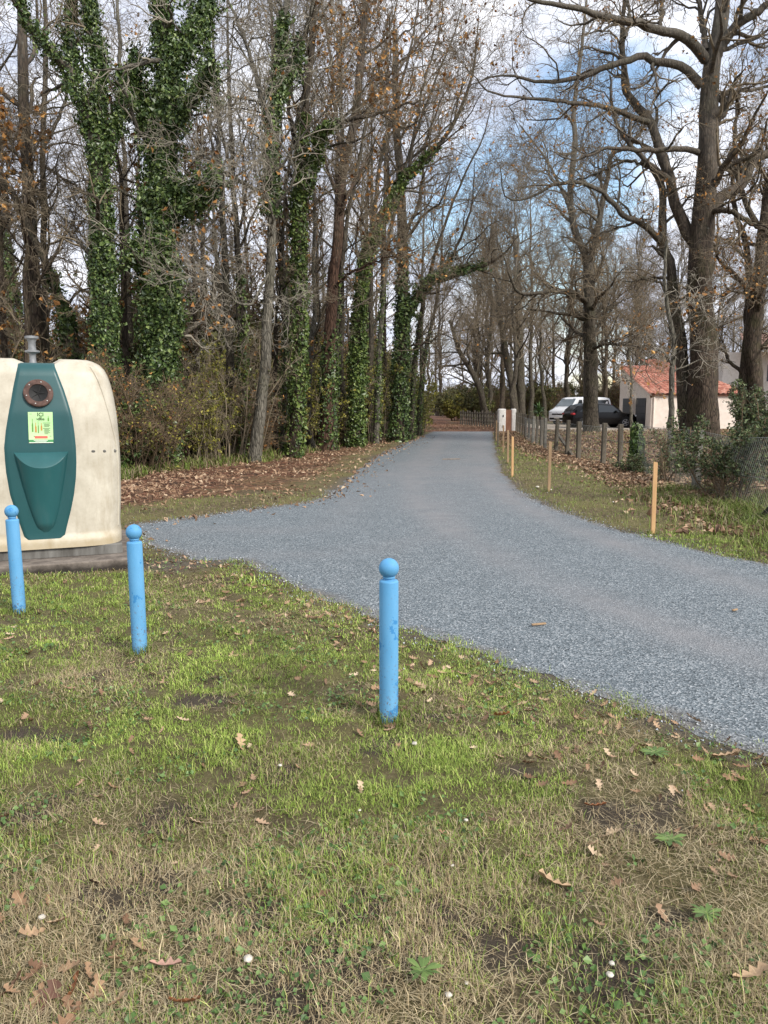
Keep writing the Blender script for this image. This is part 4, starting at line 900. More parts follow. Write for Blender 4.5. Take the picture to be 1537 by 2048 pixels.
# inlet
(ux, uz) = uv(77, 787); ny = float(front_y(ux, uz)); slope = math.atan2(float(front_y(ux, uz + .1) - front_y(ux, uz - .1)), .2)
MI = Matrix.Translation((ux, ny - .018, uz)) @ Matrix.Rotation(math.radians(90) - slope, 4, 'X')
m = MB(); m.lathe([(.079, -.03), (.079, .028), (.082, .032), (.118, .032), (.126, .026), (.126, -.03)], 40, MI, cap=False); ring = m.build('inlet_ring', M['rust'], bank, smooth=True, auto=35)
m = MB()
for k in range(6):
    a = k * math.pi / 3 + .25; m.lathe([(.0065, .030), (.0065, .036), (.004, .038)], 8, MI @ Matrix.Translation((.102 * math.cos(a), .102 * math.sin(a), 0)))
m.build('bolts', M['bolt_metal'], ring)
m = MB(); m.lathe([(.080, .024), (.045, .016), (.012, .010), (.0004, .010)], 32, MI, cap=False)
for k in range(5):
    a = k * 2 * math.pi / 5; m.box((.04 * math.cos(a), .04 * math.sin(a), .018), (.07, .005, .008), a, M=MI)
m.build('rubber_flaps', M['rubber'], ring)
# sticker
def onpanel(px, py, lift):
    u, z = uv(px, py); return np.array([u, float(front_y(u, z)) - .016 - lift, z])
cor = [onpanel(58.5, 886, .004), onpanel(107.5, 885.5, .004), onpanel(105.5, 824, .004), onpanel(56, 824, .004)]
def stk(a, c, lift=.0):
    bt = cor[0] + (cor[1] - cor[0]) * a; tp = cor[3] + (cor[2] - cor[3]) * a; return bt + (tp - bt) * c + np.array([0, -.0012 * lift, 0])
def spatch(m, a0, c0, a1, c1, lift=1.0): m.poly([stk(a0, c0, lift), stk(a1, c0, lift), stk(a1, c1, lift), stk(a0, c1, lift)])
m = MB(); m.prism([tuple(c) for c in cor], (0, .003, 0)); sticker = m.build('sticker', M['sticker_green'], bank)
def text_mesh(body, size, bold=0.0):
    cu = bpy.data.curves.new('lettering', 'FONT'); cu.body = body; cu.size = size; cu.align_x = 'CENTER'; cu.offset = bold; cu.resolution_u = 3
    o = bpy.data.objects.new('lettering', cu); COL.objects.link(o); bpy.context.view_layer.update()
    me = bpy.data.meshes.new_from_object(o.evaluated_get(bpy.context.evaluated_depsgraph_get())); bpy.data.objects.remove(o); return me
def put_text(body, size, a, c, bold=0.0, mat='ink_dark'):
    me = text_mesh(body, size, bold); n = len(me.vertices); co = np.zeros(n * 3, np.float32); me.vertices.foreach_get('co', co); co = co.reshape(-1, 3)
    W_ = np.linalg.norm(cor[1] - cor[0]); H_ = np.linalg.norm(cor[3] - cor[0])
    new = np.array([stk(a + x / W_, c + y / H_, 1.6) for x, y, _ in co]); me.vertices.foreach_set('co', new.astype(np.float32).ravel()); me.update()
    return link('lettering', me, M[mat], sticker)
W_ = float(np.linalg.norm(cor[1] - cor[0]))
put_text('ICI', .046, .50, .865, .001); put_text('LE', .020, .50, .80, .0006); put_text('VERRE', .024, .50, .735, .0008)
m = MB()
for r, (c, w_) in enumerate(((.645, .26), (.60, .22), (.565, .24), (.53, .2), (.47, .25), (.435, .2), (.40, .24), (.365, .2), (.33, .24), (.295, .16))):
    spatch(m, .64 if r not in (0, 4) else .60, c - .007, .64 + w_, c + .007)
spatch(m, .06, .93, .16, .94); spatch(m, .2, .21, .26, .225); spatch(m, .86, .21, .92, .225); m.build('small_print', M['ink_dark'], sticker)
m = MB(); spatch(m, .24, .145, .77, .225); m.build('red_banner', M['ink_red'], sticker)
m = MB(); spatch(m, 0, .025, 1, .105); m.build('green_banner', M['ink_green'], sticker)
m = MB(); spatch(m, .2, .075, .78, .09, 1.6); spatch(m, .26, .045, .72, .06, 1.6); spatch(m, .02, .0, .98, .022); m.build('white_lines', M['ink_white'], sticker)
def bottle(m, a, c, w_, h):
    m.poly([stk(a - w_, c), stk(a + w_, c), stk(a + w_, c + h * .55), stk(a + w_ * .35, c + h * .72), stk(a + w_ * .35, c + h), stk(a - w_ * .35, c + h), stk(a - w_ * .35, c + h * .72), stk(a - w_, c + h * .55)])
def lift1(f):
    m = MB(); f(m); bmesh.ops.translate(m.bm, verts=m.bm.verts, vec=(0, -.0012, 0)); return m
lift1(lambda m: (bottle(m, .17, .36, .032, .42), bottle(m, .40, .32, .022, .38), bottle(m, .82, .70, .03, .17))).build('green_bottles', M['ink_bottle'], sticker)
lift1(lambda m: (bottle(m, .30, .34, .035, .32), bottle(m, .53, .40, .035, .24))).build('amber_bottles', M['ink_amber'], sticker)
zq = np.linspace(Z0 + .16, ZT - .06, KN); xq = bw(zq) * np.interp(zq, [Z0, 1.0, ZT], [.955, .95, .80])
link('moulded_rib', tubes('moulded_rib', [(np.stack([np.stack([xq, front_y(xq, zq) - .001, zq], 1), np.stack([-xq, front_y(xq, zq) - .001, zq], 1)]), np.full((2, KN), .010), 7)]), M['cream_plastic'], bank)
# dimples, base frame, lifting pin
for (px, py) in ((186, 903), (208, 903), (230, 903)):
    u, z = uv(px, py); m = MB(); m.lathe([(.020, -.004), (.013, .0015), (.0005, .002)], 12, Matrix.Translation((u, float(front_y(u, z)), z)) @ Matrix.Rotation(math.radians(90), 4, 'X') @ Matrix.Diagonal((1.2, .8, 1, 1)), cap=False); m.build('moulded_dimple', M['galv_dirty'], bank, smooth=True)
m = MB(); m.box((0, 0, Z0 / 2), (ww[0] * 2 - .03, 1.20, Z0 + .004), bev=.006); m.build('base_frame', M['galv_dirty'], bank)
m = MB(); zt = ZT + .01; zk = 2.19 - SLAB
m.lathe([(.055, zt - .08), (.030, zt), (.030, zk - .17), (.034, zk - .165), (.068, zk - .152), (.068, zk - .138), (.036, zk - .13), (.033, zk - .06), (.045, zk - .03), (.062, zk - .022), (.062, zk), (.03, zk + .004)], 24)
m.build('lifting_pin', M['galvanised'], bank, smooth=True, auto=40)

# ------------------------------------------------------------------ blue bollards
BOL = [('blue bollard nearest the camera, scuffed near its foot', 778, 1452, 0.0, .0), ('blue bollard right of the bottle bank with a darker patch below its collar', 281, 1314, 1.3, -.006), ('blue bollard at the left edge in front of the bottle bank with chipped ball', 40, 1231, 2.6, -.012)]
def make_bollard(label, x, y, rz, lean):
    t = thing('bollard', label, 'bollard', (x, y, float(height(x, y)) - .01), rz, 'blue bollards on the grass')
    m = MB(); r = .0455
    m.lathe([(r * .88, -.15), (r * .90, .0), (r * .97, .04), (r, .12), (r, .70), (r - .001, .704), (r - .006, .709), (.024, .711), (.024, .719)], 32); m.build('post', M['blue_paint'], t, smooth=True, auto=40)
    m = MB(); zc = .766; R = .0475
    m.lathe([(.022, .715), (.028, .718), (.030, .724), (.026, .730)] + [(R * math.sin(a), zc - R * math.cos(a)) for a in np.linspace(.58, math.pi - .01, 18)], 32); m.build('ball', M['blue_paint'], t, smooth=True)
    t.rotation_euler = (0, lean, rz * 0)
    return t
for lab, px, py, rz, ln in BOL:
    g_ = G(px, py); make_bollard(lab, g_[0], g_[1], rz, ln)

# ------------------------------------------------------------------ survey stakes along the gravel edge
ST = [(1306, 1070, 'nearest thin wooden stake, tall and fresh, beside the gravel edge', 'new_wood'), (1098, 988, 'second wooden stake with darker lower half', 'old_wood'), (1025, 955, 'third wooden stake, pale yellow, by the lane bend', 'new_wood'),
      (1016, 927, 'weathered stake just behind the pale yellow one', 'old_wood'), (1007, 906, 'thin stake fifth along the verge', 'old_wood'), (996, 894, 'thin grey stake sixth along the verge', 'grey_wood'), (993, 882, 'far thin stake close to the gate', 'old_wood'), (989.5, 876, 'farthest thin stake before the gate pillar', 'grey_wood')]
for k, (px, py, lab, mm) in enumerate(ST):
    g_ = G(px, py); m = MB(); hgt = .86 + .02 * math.sin(k * 3)
    m.box((0, 0, hgt / 2 - .1), (.048, .024, hgt + .2), bev=.002)
    for v in m.bm.verts:
        if v.co.z > hgt - .01: v.co.z -= .012 * (v.co.x > 0)
    o = m.build('wooden_stake', M[mm], loc=(g_[0], g_[1], float(height(g_[0], g_[1]))), parent=None); o.rotation_euler = (random.uniform(-.01, .01), random.uniform(-.012, .012), random.uniform(-.3, .6)); tag(o, lab, 'stake', 'wooden stakes along the gravel edge')

# ------------------------------------------------------------------ fence on the right
fence = thing('wire_fence', 'wire fence on grey posts along the right verge, chain link at the near end', 'fence', (5.5, 13, 0))
FB = Vector((5.5, 13, 0))
def post(x, y, h, s, mat, lean=(0, 0), label=None, name='post'):
    m = MB(); s = s * .86; m.box((0, 0, h / 2 - .15), (s, s, h + .3), bev=s * .12, seg=2); o = m.build(name, M[mat], fence, loc=Vector((x, y, 0)) - FB); o.rotation_euler = (lean[0], lean[1], .15)
    if label: o['label'] = label
    return o
for (px, by, s, mt, ln) in ((1206, 931, .125, 'grey_wood', (0, .01)), (1157, 922, .13, 'grey_wood', (0, -.01)), (1112, 905, .12, 'grey_wood', (0, .03)), (1090, 900, .11, 'post_concrete', (0, 0)), (1083, 893, .12, 'grey_wood', (0, 0)), (1066, 888, .12, 'post_concrete', (0, .02)),
                        (1058, 880, .10, 'grey_wood', (0, 0)), (1051, 876, .11, 'grey_wood', (0, 0)), (1046, 872, .11, 'grey_wood', (0, 0)), (1041, 869.5, .10, 'grey_wood', (0, 0)), (1037, 867, .10, 'grey_wood', (0, 0)), (1033, 865, .1, 'grey_wood', (0, 0)), (1134, 913, .11, 'grey_wood', (0, .02)), (1240, 938, .12, 'grey_wood', (0, -.02)), (1074, 890, .1, 'grey_wood', (0, 0))):
    g_ = G(px, by); post(g_[0], g_[1], 1.06, s, mt, ln)
m = MB(); a = Vector((*G(1116, 868, .55), .55)); c = Vector((*G(1150, 918), .0)); d = c - a
m.box((0, 0, 0), (.07, .07, d.length), M=Matrix.Translation((a + c) / 2 - FB) @ d.to_track_quat('Z', 'Y').to_matrix().to_4x4()); m.build('brace', M['grey_wood'], fence)
ip = post(5.65, 17.4, 1.04, .13, 'grey_wood', label='post wrapped in dark ivy')
lp, lr = np.stack([np.full(KN, 5.65), np.full(KN, 17.4), np.linspace(0, 1.04, KN)], 1), np.full(KN, .06)
pts, o = ivy_pts([(lp, lr)], 3400, .14, dense=.8); link('post_ivy', leaves('post_ivy', pts - np.array([5.65, 17.4, 0]), .075, o), M['ivy'], ip)
post(5.38, 13.3, 1.12, .14, 'post_concrete'); post(5.05, 9.2, 1.12, .12, 'post_concrete'); post(5.0, 6.6, 1.12, .12, 'post_concrete')
m = MB(); a = Vector((5.02, 9.0, .75)); c = Vector((4.95, 10.15, -.02)); d = c - a
m.box((0, 0, 0), (.10, .10, d.length), M=Matrix.Translation((a + c) / 2 - FB) @ d.to_track_quat('Z', 'Y').to_matrix().to_4x4(), bev=.01); o = m.build('brace', M['charred_wood'], fence); o['label'] = 'dark leaning strut'
# chain link
ly = np.linspace(6.6, 17.3, 200); sag = lambda y: 1.07 + .02 * np.sin(y * 2.1) - .05 * np.sin(y * .9) ** 2
cum = ly - 6.6; segs = []; dia = .078; tot = cum[-1]
for sgn in (1, -1):
    for s0 in np.arange(-1.1, tot, dia):
        q = np.linspace(0, 1, 7); s = s0 + q * 1.07 if sgn > 0 else s0 + (1 - q) * 1.07
        z = .02 + q * (1.0); ok = (s > 0) & (s < tot)
        if ok.sum() < 3: continue
        s = s[ok]; z = z[ok]; s = np.interp(np.linspace(0, 1, 7), np.linspace(0, 1, len(s)), s); z = np.interp(np.linspace(0, 1, 7), np.linspace(0, 1, len(z)), z)
        y = 6.6 + s; x = nx_at(y) + .03 * np.sin(y * 1.7) * z + .008 * sgn; segs.append(np.stack([x, y, z * sag(y)], 1) - np.array(FB))
bat = [(np.stack(segs), np.full((len(segs), 7), .0016), 3)]
yy = np.linspace(6.6, 17.4, 60); bat.append((np.stack([np.stack([nx_at(yy), yy, h * sag(yy)], 1) - np.array(FB) for h in (1.02, .5)]), np.full((2, 60), .003), 4))
link('chain_link', tubes('chain_link', bat), M['wire'], fence)
segs = []
for sgn in (1, -1):
    for s0 in np.arange(16.4, 32, .15):
        q = np.linspace(0, 1, 5); y = s0 + (q if sgn > 0 else 1 - q) * 1.0
        if y.min() < 17.4: continue
        segs.append(np.stack([nx_at(y) + .01 * sgn, y, .05 + q * .9], 1) - np.array(FB))
link('wire_netting', tubes('wire_netting', [(np.stack(segs), np.full((len(segs), 5), .0018), 3)]), M['wire'], fence)
yy = np.linspace(17.4, 41.5, 60); link('line_wires', tubes('line_wires', [(np.stack([np.stack([nx_at(yy) , yy, np.full(60, h)], 1) - np.array(FB) for h in (.95, .65, .35)]), np.full((3, 60), .004), 4)]), M['wire'], fence)
# farther grey post fence beyond the gate
f2 = thing('post_fence', 'far row of grey fence posts across the end of the lane left of the gate', 'fence', (5.5, 52, 0))
speck('dark_wood', (.045, .04, .032), (.12, .105, .085), 8, .9, .3)
for k in range(18):
    q = k / 17; x = 5.5 + 1.8 * q; y = 56 - 9 * q; m = MB(); m.box((0, 0, .40), (.10, .10, 1.2 + .12 * math.sin(k * 2.3)), bev=.012); m.build('post', M['dark_wood'], f2, loc=(x - 5.5, y - 52, 0))
m = MB()
for h in (.35, .62, .88):
    a = Vector((0, 4, h)); c = Vector((7.3 - 5.5, -5, h)); d = c - a; m.box((0, 0, 0), (.03, .03, d.length), M=Matrix.Translation((a + c) / 2) @ d.to_track_quat('Z', 'Y').to_matrix().to_4x4())
m.build('rails', M['dark_wood'], f2)
# gate
gt = thing('gate', 'brown gate panel between two white rounded pillars at the lane end', 'gate', (6.9, 42.9, 0))
def gx(px, Y=42.9): return (px - 768.5) / F * (Y * 1.005) - 6.9
def pillar(x0, x1, h, y0, y1):
    m = MB(); m.box(((x0 + x1) / 2, (y0 + y1) / 2, h / 2 - .05), (x1 - x0, y1 - y0, h + .1), bev=.07, seg=3); return m.build('pillar', M['white_paint'], gt, smooth=True, auto=40)
pillar(gx(995), gx(1009.5), 1.24, 0, .5); pillar(gx(1022), gx(1031.5), 1.24, .25, .7)
m = MB(); m.box(((gx(1009.5) + gx(1022)) / 2, .3, .58), (gx(1022) - gx(1009.5) - .006, .06, 1.2), bev=.008); m.build('panel', M['gate_brown'], gt)
m = MB(); m.box((gx(1004), -.012, .85), (.05, .03, .12)); m.box((gx(1004), -.012, .28), (.05, .03, .12)); m.build('hinge', M['rubber'], gt)

# ------------------------------------------------------------------ garage and house
def tile_roof(name, quad, par, base, period=.30):
    """corrugated tile slope; quad = eave-left, eave-right, ridge-right, ridge-left"""
    q = [np.array(p, float) - base for p in quad]; nu = int(np.linalg.norm(q[1] - q[0]) / period * 6) + 1; nv = 14
    n = norm(np.cross(q[1] - q[0], q[3] - q[0])[None])[0]; n = n if n[2] > 0 else -n; V = []
    L = np.linalg.norm(q[1] - q[0])
    for v in range(nv * 2):
        c = (v // 2 + (v % 2) * .999) / nv; st = .025 if v % 2 == 0 else 0.0
        for u in range(nu):
            a = u / (nu - 1); b0 = q[0] + (q[1] - q[0]) * a; t0 = q[3] + (q[2] - q[3]) * a; p = b0 + (t0 - b0) * c
            V.append(p + n * (.07 * abs(math.sin(a * L / period * math.pi)) + st))
    i = (np.arange(nv * 2 - 1)[:, None] * nu + np.arange(nu - 1)[None]).ravel()
    o = link(name, npmesh(name, np.array(V), np.stack([i, i + 1, i + nu + 1, i + nu], 1), smooth=False), M['roof_tile'], par); return o
gb = np.array([18.5, 50, 0.0]); garage = thing('garage', 'low cream garage with terracotta roof and two dark doors', 'building', gb)
A0 = np.array([16.05, 47.0, 0]); A1 = np.array([16.55, 55.0, 0]); ZE = 2.08; ZR = 4.05
def fac(t, z, off=0.0):
    n = np.array([-(A1 - A0)[1], (A1 - A0)[0], 0]); n = n / np.linalg.norm(n); return A0 + (A1 - A0) * t + np.array([0, 0, z]) + n * off - gb
m = MB(); XR = 21.75
for q in [fac(0, -.1), fac(0, ZE), fac(1, ZR), fac(1, -.1)] + [np.array(v) - gb for v in ((XR, 47, -.1), (XR, 47, ZE), (XR - 1.3, 55, ZR), (XR, 55, -.1), (XR, 55, ZE))]: m.bm.verts.new(Vector([float(c_) for c_ in q]))
bmesh.ops.convex_hull(m.bm, input=m.bm.verts[:]); m.build('walls', M['render_wall'], garage)
for (t0, t1) in ((.14, .43), (.54, .86)):
    m = MB(); m.prism([fac(t0, .0, .01), fac(t0, 1.86, .01), fac(t1, 1.86, .01), fac(t1, 0, .01)], tuple(fac(0, 0, .04) - fac(0, 0, .01))); d = m.build('door', M['dark_door'], garage)
    m = MB()
    for z in (.45, .9, 1.35): m.prism([fac(t0, z, .042), fac(t0, z + .02, .042), fac(t1, z + .02, .042), fac(t1, z, .042)], tuple(fac(0, 0, .046) - fac(0, 0, .042)))
    m.build('panel_rib', M['rubber'], d)
m = MB(); m.box(fac(.485, .93, .12), (.22, .30, 1.86), bev=.01); m.build('door_pillar', M['render_wall'], garage)
m = MB(); m.box(fac(.5, 2.3, .06), (.12, .12, .2), bev=.01); m.build('wall_lamp', M['white_paint'], garage)
ov = np.array([-.18, 0, 0])
tile_roof('roof', [A0 + ov + [0, -.25, ZE - .02], [XR + .2, 46.75, ZE - .02], [XR - 1.3, 55.0, ZR + .05], A1 + ov + [0, 0, ZR + .05]], garage, gb)
tile_roof('hip_roof', [[XR + .2, 46.8, ZE + .02], [XR + .2, 55.2, ZE + .02], [XR - 1.28, 55.0, ZR + .06], [XR - 1.3, 54.9, ZR + .06]], garage, gb)
zr2 = ZR + .62
tile_roof('upper_roof', [[18.7, 55.0, ZR + .06], [XR - 1.3, 55.0, ZR + .06], [XR - 1.9, 57.6, zr2], [18.75, 57.6, zr2]], garage, gb)
m = MB(); m.box((18.8 + .9 - 18.5, 56.5 - 50, 2.0), (2.2, 2.6, 4.1)); m.build('rear_wall', M['render_wall'], garage)
m = MB(); m.box(((16.05 + XR) / 2 - 18.5, 46.9 - 50, ZE - .05), (XR - 16.0, .12, .10), bev=.02); m.build('gutter', M['gate_brown'], garage)
m = MB(); m.box((16.2 - 18.5, 46.93 - 50, .95), (.08, .08, 1.9), bev=.02); m.build('downpipe', M['render_wall'], garage)
hb = np.array([30.0, 62, 0]); house = thing('house', 'two storey cream house with tiled roof behind the garage at the right edge', 'building', hb)
hx0 = (1436 - 768.5) / F * 62; m = MB(); m.box((hx0 + 7 - 30, 2.0, 2.7), (14, 4, 5.6)); m.build('walls', M['white_paint'], house)
speck('old_tile', (.20, .12, .095), (.36, .235, .19), 3, .9, .2)
rf2 = tile_roof('roof', [[hx0 - .3, 57.6, 5.45], [hx0 + 14.3, 57.6, 5.45], [hx0 + 12, 64, 7.1], [hx0 + 2, 64, 7.1]], house, hb); rf2.data.materials[0] = M['old_tile']
for wx in (4.0, 8.0):
    m = MB(); m.box((hx0 + wx - 30, -.01, 3.9), (1.1, .06, 1.3)); fr_ = m.build('window', M['glass_dark'], house)
    m = MB(); m.box((hx0 + wx - 30 - .8, -.03, 3.9), (.5, .06, 1.4)); m.box((hx0 + wx - 30 + .8, -.03, 3.9), (.5, .06, 1.4)); m.build('shutter', M['white_paint'], fr_)

# ------------------------------------------------------------------ vehicles (length along +x = front)
def vehicle(name, label, cat, loc, rz, st, w, k, z0, body_m, side_w, screens, wheels, wr, lamps, s=1.0, extra=None):
    """st: (x, z_belt, z_top, width factor)"""
    root = thing(name, label, cat, loc, rz); root.scale = (s, s, s)
    V = []
    for (x, zb, zt, f) in st:
        wb = w * f; wt = max(wb - (zt - zb) * k, .3)
        hf = [(wb * .90, z0), (wb * .985, z0 + .12), (wb, zb * .55 + z0 * .45), (wb * .985, zb), (wb * .985 - max(zt - zb - .08, 0) * k, max(zt - .08, zb + .005)), (wt * .90, zt - .015), (wt * .5, zt + .012)]
        ring = [(x, y, z) for y, z in hf] + [(x, -y, z) for y, z in hf[::-1]]; V += ring
    n = 14; V = np.array(V); nr = len(st); i = (np.arange(nr - 1)[:, None] * n + np.arange(n)[None]); j = (np.arange(nr - 1)[:, None] * n + (np.arange(n)[None] + 1) % n)
    Q = np.stack([i, j, j + n, i + n], -1).reshape(-1, 4)
    bm = bmesh.new(); vs = [bm.verts.new(v) for v in V]
    for q in Q: bm.faces.new([vs[c] for c in q])
    bm.faces.new(vs[:n][::-1]); bm.faces.new(vs[-n:]); bmesh.ops.recalc_face_normals(bm, faces=bm.faces)
    me = bpy.data.meshes.new('body'); bm.to_mesh(me); bm.free(); me.polygons.foreach_set('use_smooth', np.full(len(me.polygons), True)); me.set_sharp_from_angle(angle=math.radians(38)); link('body', me, M[body_m], root)
    X_ = [q[0] for q in st]
    def wy(x, z): zb = np.interp(x, X_, [q[1] for q in st]); f = np.interp(x, X_, [q[3] for q in st]); return w * f * .985 - max(z - zb, 0) * k
    for sg in (1, -1):
        for poly in side_w:
            m = MB(); m.poly([(x, sg * (wy(x, z) + .008), z) for x, z in poly]); m.build('side_window', M['glass_dark'], root)
    for (x0, z0_, x1, z1, mt, nm) in screens:
        d = Vector((x1 - x0, 0, z1 - z0_)).normalized(); nn = Vector((-d.z, 0, d.x)); nn = nn if nn.z > 0 or abs(nn.z) < 1e-6 else -nn
        if nm == 'rear_window': nn = Vector((-abs(nn.x), 0, nn.z))
        m = MB(); y0 = wy(x0, z0_) * .90; y1 = wy(x1, z1) * .84; o_ = nn * .022
        m.poly([(x0 + o_.x, -y0, z0_ + o_.z), (x0 + o_.x, y0, z0_ + o_.z), (x1 + o_.x, y1, z1 + o_.z), (x1 + o_.x, -y1, z1 + o_.z)]); m.build(nm, M[mt], root)
    for x in wheels:
        for sg in (1, -1):
            Mw = Matrix.Translation((x, sg * (w * .985 - .10), wr)) @ Matrix.Rotation(math.radians(-90 * sg), 4, 'X')
            m = MB(); m.lathe([(wr * .62, -.11), (wr * .95, -.11), (wr, -.08), (wr, .08), (wr * .95, .115), (wr * .66, .12), (wr * .62, .10)], 28, Mw); wh = m.build('wheel', M['tyre'], root, smooth=True, auto=40)
            m = MB(); m.lathe([(wr * .62, .09), (wr * .60, .122), (wr * .54, .124), (wr * .52, .10)], 24, Mw, cap=False)
            for a in range(5): m.box((wr * .3, 0, .105), (wr * .52, wr * .16, .03), M=Mw @ Matrix.Rotation(a * 2 * math.pi / 5, 4, 'Z'))
            m.lathe([(wr * .14, .09), (wr * .14, .13), (.01, .135)], 12, Mw); m.build('rim', M['alloy'], wh)
            m = MB(); m.lathe([(wr * 1.14, -.03), (wr * 1.14, .0)], 28, Matrix.Translation((x, sg * (w * .985 + .004), wr)) @ Matrix.Rotation(math.radians(-90 * sg), 4, 'X')); m.build('wheel_arch', M['tyre'], root)
    for (nm, c, sz, mt) in lamps:
        for sg in ((1, -1) if c[1] else (1,)):
            m = MB(); m.box((c[0], c[1] * sg, c[2]), sz, bev=min(sz) * .25); m.build(nm, M[mt], root)
    for sg in (1, -1):
        m = MB(); xm = side_w[0][1][0] - .1 if False else screens[0][0] - .45; m.box((xm, sg * (w + .09), wy(xm, 1.0) * 0 + np.interp(xm, X_, [q[1] for q in st]) + .1), (.12, .2, .16), bev=.03); m.build('wing_mirror', M[body_m], root)
    if extra: extra(root)
    return root
vst = [(-2.45, .95, 1.0, .90), (-2.43, 1.05, 1.60, .95), (-2.34, 1.10, 1.90, .98), (-2.0, 1.12, 1.97, 1), (0, 1.12, 1.985, 1), (.95, 1.12, 1.96, 1), (1.2, 1.12, 1.90, 1), (1.85, 1.10, 1.26, .99), (2.0, 1.08, 1.16, .98), (2.3, 1.0, 1.06, .95), (2.42, .85, .95, .90), (2.46, .60, .75, .86)]
def van_x(root):
    m = MB(); m.box((2.455, 0, .74), (.03, 1.0, .10), bev=.01); m.build('grille', M['rubber'], root)
    m = MB(); m.lathe([(.07, -.01), (.07, .012), (.055, .014), (.05, .008)], 20, Matrix.Translation((2.475, 0, .80)) @ Matrix.Rotation(math.radians(90), 4, 'Y'), cap=False); m.build('badge', M['chrome'], root)
    m = MB(); m.box((2.455, 0, .42), (.06, 1.5, .16), bev=.03); m.build('lower_grille', M['tyre'], root)
    m = MB(); m.box((2.495, 0, .50), (.012, .5, .11)); m.build('number_plate', M['white_paint'], root)
vehicle('van', 'silver van parked half hidden behind the black car', 'van', ((1158 - 768.5) / F * 58.3, 58.3, 0), math.radians(180 + 34), vst, .95, .22, .26, 'silver_body',
        [[(.75, 1.17), (1.55, 1.17), (1.05, 1.78), (.75, 1.78)], [(-.55, 1.17), (.65, 1.17), (.65, 1.78), (-.55, 1.78)], [(-2.2, 1.17), (-.65, 1.17), (-.65, 1.78), (-2.12, 1.78)]],
        [(1.80, 1.31, 1.22, 1.86, 'windscreen', 'windscreen')], (-1.5, 1.55), .34, [('headlight', (2.36, .70, .86), (.16, .36, .20), 'lamp_glass'), ('tail_light', (-2.44, .84, 1.2), (.06, .12, .5), 'red_lamp')], extra=van_x)
cst = [(-2.25, .70, .74, .88), (-2.22, .85, .98, .93), (-2.15, .98, 1.12, .96), (-1.85, 1.02, 1.40, .98), (-1.4, 1.02, 1.56, 1), (-.5, 1.0, 1.62, 1), (.3, .98, 1.58, 1), (.55, .97, 1.50, 1), (1.2, .96, 1.06, 1), (1.5, .94, 1.0, .99), (2.0, .86, .92, .95), (2.2, .72, .80, .88), (2.26, .55, .62, .84)]
vehicle('suv', 'black car parked on the drive in front of the silver van', 'car', ((1196 - 768.5) / F * 49.6, 49.6, 0), math.radians(9), cst, .92, .17, .24, 'black_body',
        [[(-.45, 1.03), (1.05, 1.03), (.50, 1.44), (-.45, 1.50)], [(-1.75, 1.07), (-.55, 1.05), (-.55, 1.50), (-1.35, 1.46)]],
        [(1.15, 1.09, .58, 1.49, 'windscreen', 'windscreen'), (-2.12, 1.15, -1.75, 1.46, 'glass_dark', 'rear_window')], (-1.38, 1.42), .36,
        [('headlight', (2.12, .66, .78), (.22, .34, .12), 'lamp_glass'), ('tail_light', (-2.15, .74, .92), (.2, .36, .13), 'red_lamp')], s=.96)

# ------------------------------------------------------------------ lawn blades
def slab_out(x, y):
    a = (x - CB[0]) * math.cos(TH_B) + (y - CB[1]) * math.sin(TH_B); c = -(x - CB[0]) * math.sin(TH_B) + (y - CB[1]) * math.cos(TH_B)
    return (np.abs(a + .17) > 1.04) | (np.abs(c + .02) > .885)
def dryness(x, y):
    d = .64 - sstep(y, 1.9, 3.2) * .44
    d = d + (fbm(x, y, 1.5, 21, 3) - .5) * 1.7 + (fbm(x, y, 3.5, 22, 2) - .5) * 1.0
    return np.clip(d, 0, 1)
def bare(x, y): return fbm(x, y, 1.3, 31, 3) + .25 * (fbm(x, y, 5, 33, 2) - .5) - .02 * np.clip(y - 2, 0, 3)
def blades(name, x, y, length, width, tilt, col, rg, bend=.5, z0=-.004, kind='stuff', seg3=True):
    n = len(x); a = rg.random(n) * 2 * np.pi; th = np.abs(tilt); L = length
    d = np.stack([np.cos(a) * np.sin(th), np.sin(a) * np.sin(th), np.cos(th)], 1)
    s = np.stack([-np.sin(a), np.cos(a), np.zeros(n)], 1) * (width * .5)[:, None]
    base = np.stack([x, y, height(x, y) + z0], 1)
    hd = np.stack([np.cos(a), np.sin(a), np.zeros(n)], 1); side = rg.normal(0, .25, n)[:, None] * s / np.maximum(np.linalg.norm(s, axis=1, keepdims=True), 1e-9)
    mid = base + d * (L * .5)[:, None]; tip = base + d * (L * .92)[:, None] + (hd * (bend * .35) - np.array([0, 0, 1]) * bend * .22 + side * .4) * L[:, None]
    tip[:, 2] = np.maximum(tip[:, 2], base[:, 2] + .004); mid[:, 2] = np.maximum(mid[:, 2], base[:, 2] + .006)
    V = np.stack([base - s, base + s, mid + s * .85, mid - s * .85, tip], 1).reshape(-1, 3); i = np.arange(n)[:, None] * 5
    me = npmesh(name, V, i + np.array([[0, 1, 2, 3]]), i + np.array([[3, 2, 4]]), smooth=False, col=np.repeat(col, 5, 0)); o = link(name, me, M['blade']); return tag(o, kind=kind)
def grass_col(rg, n, dry):
    g1 = np.array([.12, .175, .028]); g2 = np.array([.26, .355, .068]); g3 = np.array([.39, .42, .13]); s1 = np.array([.44, .365, .225]); s2 = np.array([.23, .165, .088])
    u = rg.random((n, 1)); v = rg.random((n, 1)); gcol = g1 * (1 - u) + g2 * u; gcol = np.where(v < .2, g3 * (.7 + .5 * u), gcol); scol = s1 * u + s2 * (1 - u)
    return np.where(rg.random((n, 1)) < dry[:, None], scol, gcol)
rg = np.random.default_rng(99)
XX, YY, LL, WW_, TT, DD = [], [], [], [], [], []
